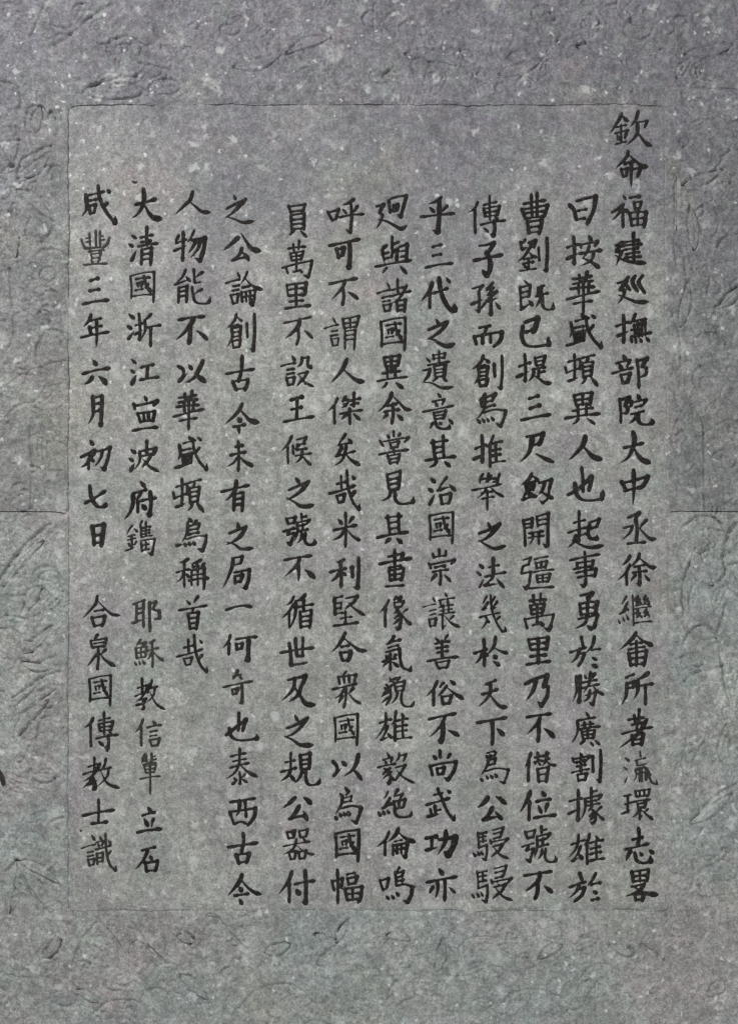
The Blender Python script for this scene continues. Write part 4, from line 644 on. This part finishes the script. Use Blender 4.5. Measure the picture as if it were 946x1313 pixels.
TRACED = [  # (points, width, depth)
    # left, upper stone
    (ring(146, 118, 38, 11), 1.8, 1.3), (ring(212, 112, 20, 10), 1.6, 1.0), ([(108, 118), (122, 108), (150, 101), (172, 99), (180, 94), (188, 86), (180, 82)], 1.8, 1.3),
    (ring(160, 64, 22, 16, 150, 380), 1.6, .9), (ring(160, 66, 12, 9, 150, 380), 1.4, .7), ([(72, 58), (96, 42), (112, 28), (130, 14), (146, 6)], 2, 1.1),
    ([(60, 30), (75, 36), (95, 35), (118, 22)], 1.8, 1.0), ([(40, 48), (52, 22), (60, 0)], 1.8, 1.0), ([(60, 52), (74, 46), (92, 46)], 1.5, .9),
    (ring(47, 146, 11, 10, 180, 360), 1.8, 1.1), (ring(72, 150, 9, 9, 180, 360), 1.8, 1.1), ([(36, 146), (34, 160), (40, 170)], 1.6, .9), ([(58, 148), (60, 160)], 1.6, .9),
    (ring(0, 120, 28, 14, 270, 370), 1.8, 1.1), ([(28, 122), (26, 138), (14, 142)], 1.6, .9), ([(0, 190), (8, 204), (16, 214)], 2.4, 1.4),
    ([(18, 214), (24, 196), (28, 178), (22, 164)], 1.6, .9), ([(24, 222), (30, 206), (46, 196), (58, 190), (68, 187)], 1.8, 1.1), ([(26, 236), (40, 226), (60, 200), (66, 188)], 1.6, .9),
    (ring(56, 224, 14, 11, 180, 400), 1.8, 1.0), (ring(72, 222, 8, 9, 180, 380), 1.6, 1.0), ([(17, 241), (32, 250), (52, 272), (68, 286), (64, 300), (54, 312)], 1.9, 1.2),
    ([(18, 262), (15, 285), (20, 312), (24, 330)], 1.7, 1.0), ([(40, 280), (34, 294), (38, 308)], 1.5, .9), (ring(66, 332, 20, 12, 200, 350), 1.7, 1.0),
    (ring(62, 352, 10, 9), 1.6, .9), (ring(66, 384, 11, 11, 10, 300), 1.6, .9), (ring(57, 408, 9, 9, 200, 470), 1.6, .9),
    ([(87, 430), (75, 424), (63, 424), (54, 434), (48, 450), (50, 471), (62, 468), (85, 461)], 1.7, 1.0), ([(19, 405), (19, 425), (17, 438), (12, 447)], 2.0, 1.2),
    ([(14, 345), (15, 370), (18, 395)], 1.6, .8), ([(40, 548), (41, 580), (43, 598)], 1.8, 1.1), ([(43, 598), (62, 604), (80, 602)], 1.4, .7), ([(42, 606), (41, 640), (40, 655)], 1.6, .9),
    ([(0, 500), (14, 492), (28, 480), (40, 482)], 1.4, .7), ([(8, 536), (24, 520), (44, 516), (58, 500), (80, 490)], 1.4, .7), (ring(26, 628, 9, 8), 1.4, .8), ([(56, 560), (56, 590)], 1.0, .6), ([(62, 556), (62, 588)], 1.0, .6), ([(50, 562), (50, 588)], 1.0, .6),
    # right, upper stone
    ([(876, 237), (892, 231), (906, 227), (918, 217), (930, 198), (946, 193)], 1.9, 1.2), ([(883, 246), (900, 243)], 1.6, 1.0), ([(946, 300), (928, 305), (919, 316)], 1.9, 1.2),
    ([(917, 394), (932, 381), (946, 366)], 2.2, 1.3), ([(868, 228), (867, 262), (866, 312), (868, 340)], 1.7, 1.0), ([(884, 262), (886, 280), (892, 300), (890, 322)], 1.6, .9),
    ([(906, 342), (910, 360), (906, 378)], 1.7, .9), ([(878, 330), (880, 372), (876, 410)], 1.5, .8), (ring(905, 285, 16, 22, 200, 420), 1.5, .7), ([(862, 400), (872, 440), (870, 500)], 1.5, .8),
    (ring(910, 440, 20, 13, 150, 380), 1.5, .8), (ring(902, 486, 14, 16, 90, 330), 1.5, .8), ([(884, 520), (900, 540), (902, 600), (902, 655)], 1.7, 1.0), ([(862, 560), (880, 552), (900, 556), (930, 540), (946, 542)], 1.5, .8),
    (ring(928, 590, 16, 12), 1.4, .8), ([(905, 640), (946, 632)], 1.3, .7), ([(862, 612), (880, 606), (890, 596)], 1.4, .7), ([(860, 112), (900, 114), (946, 116)], 1.4, .8),
    # left, lower stone
    ([(0, 744), (14, 721), (32, 701), (52, 682), (65, 672)], 1.9, 1.3), ([(2, 758), (17, 736), (32, 715), (43, 698), (52, 688)], 1.7, 1.1), ([(29, 785), (36, 770), (46, 757), (54, 754), (62, 762), (66, 776)], 1.8, 1.1),
    ([(41, 828), (52, 817), (64, 803)], 1.9, 1.3), ([(20, 820), (26, 833), (43, 837)], 1.7, 1.1), ([(26, 847), (43, 852), (60, 847), (72, 841)], 2.2, 1.4), ([(17, 895), (35, 883), (55, 869), (78, 860)], 1.8, 1.2),
    ([(17, 925), (22, 905), (45, 884), (60, 872)], 1.5, .9), ([(23, 947), (38, 929), (55, 909), (63, 897)], 1.8, 1.2), ([(20, 961), (22, 978), (32, 973), (39, 957)], 1.8, 1.1), ([(52, 898), (62, 890), (66, 896)], 1.7, 1.1),
    ([(0, 806), (18, 808), (28, 818)], 1.7, 1.0), ([(10, 790), (26, 792), (36, 796)], 1.5, .9), (ring(56, 992, 17, 13, 20, 200), 1.9, 1.2), ([(84, 1000), (72, 1020), (80, 1040)], 1.5, .8), ([(60, 1070), (64, 1056), (82, 1046)], 1.6, 1.0),
    # lower left corner and foot
    ([(21, 1102), (32, 1127), (45, 1150), (59, 1168)], 2.0, 1.3), ([(21, 1102), (12, 1128), (11, 1150), (14, 1172)], 2.0, 1.3), ([(21, 1102), (50, 1118), (75, 1135)], 1.8, 1.1), ([(34, 1120), (48, 1128), (60, 1146), (62, 1164)], 1.5, .9),
    ([(94, 1238), (104, 1208), (120, 1188), (129, 1184), (146, 1202), (160, 1224)], 1.8, 1.1), ([(240, 1217), (258, 1186), (272, 1174), (300, 1202), (317, 1218)], 2.0, 1.2), ([(166, 1222), (174, 1207), (198, 1221), (212, 1234)], 1.8, 1.1),
    ([(171, 1184), (188, 1210), (210, 1232)], 1.3, .8), ([(56, 1222), (68, 1206), (78, 1205), (66, 1228), (56, 1222)], 1.7, 1.1), ([(84, 1255), (100, 1268), (106, 1276)], 1.8, 1.1), ([(226, 1192), (240, 1196), (248, 1206), (232, 1208)], 1.9, 1.2),
    ([(230, 1252), (252, 1270), (266, 1287)], 2.4, 1.4), ([(300, 1181), (320, 1172), (352, 1164)], 1.8, 1.0), ([(352, 1164), (376, 1176)], 1.4, .8), ([(405, 1198), (428, 1205), (436, 1190), (446, 1178)], 2.3, 1.4),
    ([(405, 1252), (411, 1228), (432, 1211)], 1.8, 1.0), ([(496, 1198), (518, 1199), (524, 1210), (516, 1222)], 1.8, 1.1), ([(489, 1195), (486, 1181)], 1.8, 1.0), ([(503, 1279), (500, 1269), (508, 1259)], 2.2, 1.2), ([(510, 1290), (527, 1279)], 1.8, 1.0),
    ([(560, 1240), (562, 1222), (566, 1206)], 1.6, .9), ([(590, 1212), (606, 1202), (640, 1204), (660, 1222)], 1.5, .8), ([(700, 1176), (716, 1184), (722, 1200)], 1.5, .9), ([(806, 1215), (812, 1222)], 2.0, 1.1), ([(820, 1210), (832, 1220)], 2.0, 1.1),
    ([(740, 1260), (756, 1240), (780, 1238), (800, 1252)], 1.4, .7), ([(640, 1290), (664, 1272), (700, 1270), (730, 1290)], 1.4, .7), ([(120, 1300), (140, 1284), (176, 1284), (190, 1300)], 1.6, .9), ([(300, 1300), (330, 1270), (372, 1262), (400, 1284)], 1.4, .7),
    # right, lower stone
    ([(873, 676), (890, 664), (905, 661), (920, 668), (927, 676)], 2.0, 1.2), ([(942, 673), (932, 688), (928, 712), (928, 737), (911, 752)], 2.2, 1.4), ([(928, 712), (916, 703), (893, 712), (878, 731), (872, 758), (874, 790)], 1.9, 1.2),
    ([(946, 721), (929, 727)], 2.0, 1.3), ([(873, 828), (882, 810), (899, 802), (917, 810), (925, 795), (930, 776)], 1.9, 1.2), ([(925, 853), (908, 860), (890, 862), (875, 874)], 2.0, 1.2), ([(925, 853), (922, 830), (918, 812)], 1.8, 1.1),
    ([(925, 853), (930, 880), (936, 902)], 2.2, 1.3), ([(902, 950), (887, 975)], 1.6, .9), ([(896, 740), (884, 756), (880, 774)], 1.5, .8), ([(885, 1052), (916, 1021), (946, 1003)], 1.9, 1.1), ([(896, 1117), (930, 1100)], 1.6, .9), ([(900, 1062), (890, 1080), (900, 1096), (920, 1098)], 1.5, .8),
    ([(868, 900), (880, 930), (872, 980), (880, 1010)], 1.3, .7), ([(930, 930), (920, 960), (932, 990)], 1.5, .8), ([(866, 1140), (900, 1150), (946, 1146)], 1.3, .7),
]
LEAVES = [  # carved_leaf sub-parts: x, y, angle, length, half-width, bend, stone (0 upper, 1 lower)
    (4, 752, -48, 78, 6.5, -.06, 1), (30, 838, -44, 52, 5.5, .05, 1), (18, 946, -47, 66, 6.0, -.05, 1), (20, 918, -34, 62, 5.5, -.08, 1), (28, 850, 4, 46, 5.0, .10, 1),
    (36, 782, -60, 36, 7.5, -.1, 1), (22, 1104, 58, 70, 6.5, -.04, 1), (21, 1104, 98, 68, 6.5, .06, 1), (24, 1104, 28, 58, 5.5, -.04, 1), (56, 1228, -45, 32, 5.0, .05, 1), (100, 1270, 30, 30, 5, 0, 1),
    (228, 1200, 20, 24, 5.0, 0, 1), (404, 1198, 18, 30, 4.5, .05, 1), (432, 1208, -64, 32, 4.5, 0, 1), (496, 1200, 10, 30, 6, -.1, 1), (232, 1250, 42, 46, 7.0, 0, 1), (340, 1222, -20, 34, 7, .05, 1),
    (912, 750, -116, 52, 10, -.12, 1), (884, 812, 8, 34, 9.0, -.1, 1), (900, 852, -165, 30, 7, .1, 1), (930, 730, 60, 40, 6, 0, 1), (884, 1056, -36, 66, 6, .05, 1), (892, 668, 20, 38, 7, -.1, 1),
    (560, 1246, -80, 44, 6, .06, 1), (812, 1224, 200, 34, 5.5, 0, 1), (640, 1212, 24, 40, 6, -.05, 1), (720, 1212, 150, 34, 5.5, .05, 1), (22, 244, 40, 62, 7.5, -.06, 0), (24, 228, -38, 52, 6.5, .1, 0),
    (20, 330, -98, 60, 6.0, .04, 0), (876, 238, -22, 54, 6.0, .05, 0), (922, 396, -44, 44, 6.0, 0, 0), (872, 420, -80, 62, 5.5, .04, 0), (890, 320, -96, 56, 6.5, .05, 0), (46, 170, -80, 34, 7, 0, 0), (70, 176, -96, 32, 6, 0, 0),
    (300, 86, -14, 62, 7, .08, 0), (520, 70, 12, 66, 7, -.08, 0), (640, 96, -20, 58, 7, .06, 0), (740, 60, 18, 60, 7, -.06, 0), (420, 50, 160, 56, 6, .06, 0), (880, 70, -12, 60, 7, .06, 0),
]
frng = np.random.default_rng(29)
FILL = []                                              # worn cloud scrolls between the larger motifs
def in_panel(x, y, m=14): return LEFT - m < x < 858 + m and TOP - m < y < BOT + m
tries = 0
while len(FILL) < 210 and tries < 4000:
    tries += 1
    x, y = frng.uniform(-10, 956), frng.uniform(-10, 1323)
    if in_panel(x, y, 16): continue
    r = frng.uniform(8, 24); a = frng.uniform(0, 360)
    t = np.radians(np.linspace(a, a + frng.uniform(120, 300), 10)); rr = np.linspace(r, r * .45, 10)
    P = list(zip(x + rr * np.cos(t), y + rr * np.sin(t) * frng.uniform(.5, .9)))
    if any(in_panel(u, v, 5) for u, v in P): continue
    FILL.append((P, frng.uniform(1.2, 1.8), frng.uniform(.4, .8) * (1.25 if y < 134 else 1)))

tries = 0; n_leaf = 0                                  # shallow foliage filling the ground of the relief
while n_leaf < 210 and tries < 9000:
    tries += 1
    x, y = frng.uniform(-10, 956), frng.uniform(0, 1323)
    a = frng.uniform(0, 2 * math.pi); l = frng.uniform(16, 40); w_ = frng.uniform(3.5, 7)
    parts = leafline(x, y, a, l, w_, frng.uniform(-.12, .12))
    if any(in_panel(u, v, 5) for P in parts for u, v in P): continue
    n_leaf += 1; d_ = frng.uniform(.30, .62)
    for P in parts: FILL.append((P, 1.3, d_))
    for q in (.35, .55, .75):                          # side veins
        cx_, cy_ = x + l * q * math.cos(a), y + l * q * math.sin(a)
        FILL.append(([(cx_, cy_), (cx_ + w_ * .8 * math.cos(a + .9), cy_ + w_ * .8 * math.sin(a + .9))], 1.0, d_ * .7))
def border_height(X, Y, upper):
    n = 1.9 + .14 * vnoise(X, Y, 2.0, 0) + .22 * vnoise(X, Y, 5.5, 1) + .34 * vnoise(X, Y, 14, 4) + .45 * vnoise(X, Y, 42, 5)
    # scroll work worn almost smooth: shallow curling channels
    u = X + 16 * vnoise(X, Y, 38, 2); v = Y + 16 * vnoise(X, Y, 38, 3)
    for size, step, dep, k in ((30, .62, 1.5, 0), (17, .75, .85, 1)):
        q = vnoise(u, v, size, k) / step
        d = np.abs(q - np.round(q)) * step * size * .55                    # rough distance to the channel
        amp = np.clip(.55 + .8 * vnoise(X, Y, 55, 4 + k), 0, 1.3)
        n = n - dep * amp * np.exp(-(d / 1.5) ** 2) + .25 * dep * amp * np.cos(q * 2 * math.pi)
    return n
def border(xlo, xhi, ylo, yhi, mat, upper):
    xs = axis(xlo, xhi, -14, 960, FINE, 9.0, (LEFT, 855.0))
    a, b = (-14, yhi + 1) if upper else (ylo, 1327)
    ys = np.concatenate([np.arange(ylo, a, 9.0), np.arange(a, b, FINE), np.arange(b, yhi + 1, 9.0)])
    edge = TOP if upper else BOT
    ys[np.abs(ys - edge).argmin()] = edge
    ys = np.unique(ys); ys = ys[(ys >= ylo) & (ys <= yhi)]
    lim = (JOINT - .5) if upper else (JOINT + .5)
    ys = np.unique(np.append(ys, lim)) if upper else np.unique(np.append(ys[ys > lim], lim))
    if upper: ys = ys[ys <= lim]
    X, Y = np.meshgrid(xs, ys)
    H = border_height(X, Y, upper)
    for P, w, d in TRACED + FILL: carve_rel(H, xs, ys, smooth_line(P), w * 1.5, d * 2.2)
    for (x, y, ang, l, w, bend, st) in LEAVES:
        for k, P in enumerate(leafline(x, y, math.radians(ang), l, w + 1.2, bend)[:2]): carve_rel(H, xs, ys, smooth_line(P), 2.1, 1.7)
    # arris against the sunk panel, and the joint between the stones
    ye = np.abs(Y - JOINT); H -= .38 * np.exp(-(ye / 2.6) ** 2) * (1 + .4 * vnoise(X, Y, 17, 3))
    dx = np.maximum(LEFT - X, X - 855.0); dy = np.maximum(TOP - Y, Y - BOT); dd = np.maximum(dx, dy)
    H -= .9 * np.exp(-(dd / 3.0) ** 2)
    Xw = X + (right_edge(Y) - 855.0) * np.exp(-((X - 855.0) / 40.0) ** 2)      # the right side of the panel is not quite upright
    near = np.exp(-(dd / 25.0) ** 2); Xw = Xw + near * (.9 * vnoise(X * 0, Y, 34, 2) + .45 * vnoise(X * 0, Y, 7, 4)); Yw = Y + near * (.8 * vnoise(X, Y * 0, 34, 1) + .45 * vnoise(X, Y * 0, 7, 5))
    for cx_, cy_, sx, sy in ((LEFT, TOP, 1, 1), (855.0, TOP, -1, 1), (LEFT, BOT, 1, -1), (855.0, BOT, -1, -1)):      # worn round corners
        k_ = np.exp(-(np.abs(X - cx_) + np.abs(Y - cy_)) / 4.5) * 3.2
        Xw = Xw + sx * k_; Yw = Yw + sy * k_
    nx, ny = len(xs), len(ys)
    idx = np.arange(nx * ny).reshape(ny, nx)
    xc = (xs[:-1] + xs[1:]) / 2; yc = (ys[:-1] + ys[1:]) / 2
    XC, YC = np.meshgrid(xc, yc)
    keep = ~((XC > LEFT) & (XC < 855.0) & (YC > TOP) & (YC < BOT))
    Q = np.stack([idx[:-1, :-1], idx[1:, :-1], idx[1:, 1:], idx[:-1, 1:]], -1)[keep]
    V = world_xyz(Xw, Yw, H).reshape(-1, 3)
    # skirts: down into the stone along the panel opening and the outer sides
    verts = [V]; faces = [Q]; n = len(V)
    def skirt(ids, depth, flip):
        nonlocal n
        ids = np.asarray(ids); low = V[ids].copy(); low[:, 1] = depth / 1000
        k = np.arange(len(ids) - 1)
        f = np.stack([ids[k], ids[k + 1], n + k + 1, n + k], -1)
        faces.append(f[:, ::-1] if flip else f); verts.append(low); n += len(ids)
    iL, iR = np.abs(xs - LEFT).argmin(), np.abs(xs - 855.0).argmin(); je = np.abs(ys - edge).argmin()
    if upper:
        skirt(idx[je:, iL], 2, False); skirt(idx[je:, iR], 2, True); skirt(idx[je, iL:iR + 1], 2, False)
        skirt(idx[-1, :iL + 1], 60, False); skirt(idx[-1, iR:], 60, False); skirt(idx[0, :], 60, True); skirt(idx[:, 0], 60, False); skirt(idx[:, -1], 60, True)
    else:
        skirt(idx[:je + 1, iL], 2, False); skirt(idx[:je + 1, iR], 2, True); skirt(idx[je, iL:iR + 1], 2, True)
        skirt(idx[0, :iL + 1], 60, True); skirt(idx[0, iR:], 60, True); skirt(idx[-1, :], 60, False); skirt(idx[:, 0], 60, False); skirt(idx[:, -1], 60, True)
    o = mesh_obj('carved_border', np.vstack(verts), np.vstack(faces), mat, slab)
    return o
def carve_rel(H, xs, ys, line, width, depth):
    """groove measured from the local surface"""
    lo = line.min(0) - 6; hi = line.max(0) + 6
    i0, i1 = np.searchsorted(xs, (lo[0], hi[0])); j0, j1 = np.searchsorted(ys, (lo[1], hi[1]))
    if i1 <= i0 or j1 <= j0: return
    X, Y = np.meshgrid(xs[i0:i1], ys[j0:j1]); R = np.full(X.shape, 99.)
    for a, b in zip(line[:-1], line[1:]):
        d = b - a; q = d @ d + 1e-9
        u = np.clip(((X - a[0]) * d[0] + (Y - a[1]) * d[1]) / q, 0, 1)
        R = np.minimum(R, np.hypot(X - a[0] - u * d[0], Y - a[1] - u * d[1]))
    R = R * (1 + .2 * vnoise(X, Y, 5, 2))
    H[j0:j1, i0:i1] -= depth * (np.exp(-(R / (width * .7)) ** 2) * (1 + .35 * vnoise(X, Y, 10, 3)) - .22 * np.exp(-((R - width * 1.7) / width) ** 2))
up = border(-240, 1186, -240, JOINT, M_UPPER, True)
lo = border(-240, 1186, JOINT, 1553, M_LOWER, False)

# --- raised leaves, each its own low relief on the border stone
def leaf(x, y, ang, l, w, bend, st):
    nu, nv = 22, 7; V = []; t = np.linspace(0, 1, nu)
    ca, sa = math.cos(math.radians(ang)), math.sin(math.radians(ang))
    U, W = np.meshgrid(t, np.linspace(-1, 1, nv), indexing='ij')
    hw = w * np.sin(math.pi * np.clip(U, .004, .996) ** .85) ** .8
    cx = U * l; cy = bend * l * np.sin(math.pi * U) + hw * W
    X = x + cx * ca - cy * sa; Y = y + cx * sa + cy * ca
    H = 2.1 + 1.4 * (1 - np.abs(W) ** 3.0) * np.clip(hw / w * 1.3, 0, 1) - .85 - 1.1 * np.exp(-(W / .20) ** 2) + .12 * vnoise(X, Y, 3, 1)
    H = np.where(np.abs(W) > .99, H - 1.2, H)
    idx = np.arange(nu * nv).reshape(nu, nv)
    Q = np.stack([idx[:-1, :-1], idx[:-1, 1:], idx[1:, 1:], idx[1:, :-1]], -1).reshape(-1, 4)
    mesh_obj('carved_leaf', world_xyz(X, Y, H).reshape(-1, 3), Q, M_UPPER if st == 0 else M_LOWER, up if st == 0 else lo)
for L in LEAVES: leaf(*L)

# --- stray ink: a speck over one column, and a brush touch on the left border
def speck(P, w, h, parent, t='d'):
    C, R = stroke(t, P, w, rng)
    verts, faces = [], []
    D = np.gradient(C, axis=0); D /= np.hypot(*D.T)[:, None] + 1e-9; N = np.stack([-D[:, 1], D[:, 0]], -1)
    for c, n_, r in zip(C, N, R):
        for s in (-1, -.5, 0, .5, 1): verts.append((*(c + n_ * r * s), h + .35 * (1 - s * s)))
    V = np.array(verts); m = len(C)
    for i in range(m - 1):
        for j in range(4): faces.append((i * 5 + j, i * 5 + j + 1, (i + 1) * 5 + j + 1, (i + 1) * 5 + j))
    o = mesh_obj('ink_speck', world_xyz(V[:, 0], V[:, 1], V[:, 2]), faces, M_INK, parent); o['fade'] = .12
speck([(169, 232), (173, 234), (176, 233)], 3.2, .25, panel)
speck([(-3, 984), (2, 992), (6, 1007)], 6.0, 3.0, lo)
speck([(103, 1064), (104, 1065), (105, 1066)], 3.0, .25, panel)

# --- masonry behind the slab
wm = NT('wall_masonry')
wm.l(wm.mix(wm.ramp(wm.noise(3, 5, .6), .3, .7), (.16, .158, .15), (.24, .235, .225)), wm.b.inputs['Base Color']); wm.b.inputs['Roughness'].default_value = .9
w = 3.0
wall = mesh_obj('wall', [(-w, .062, -w), (w, .062, -w), (w, .062, w), (-w, .062, w), (-w, .3, -w), (w, .3, -w), (w, .3, w), (-w, .3, w)],
                [(0, 1, 2, 3), (5, 4, 7, 6), (4, 0, 3, 7), (1, 5, 6, 2), (3, 2, 6, 7), (4, 5, 1, 0)], wm.m, smooth=False)
wall['kind'] = 'structure'
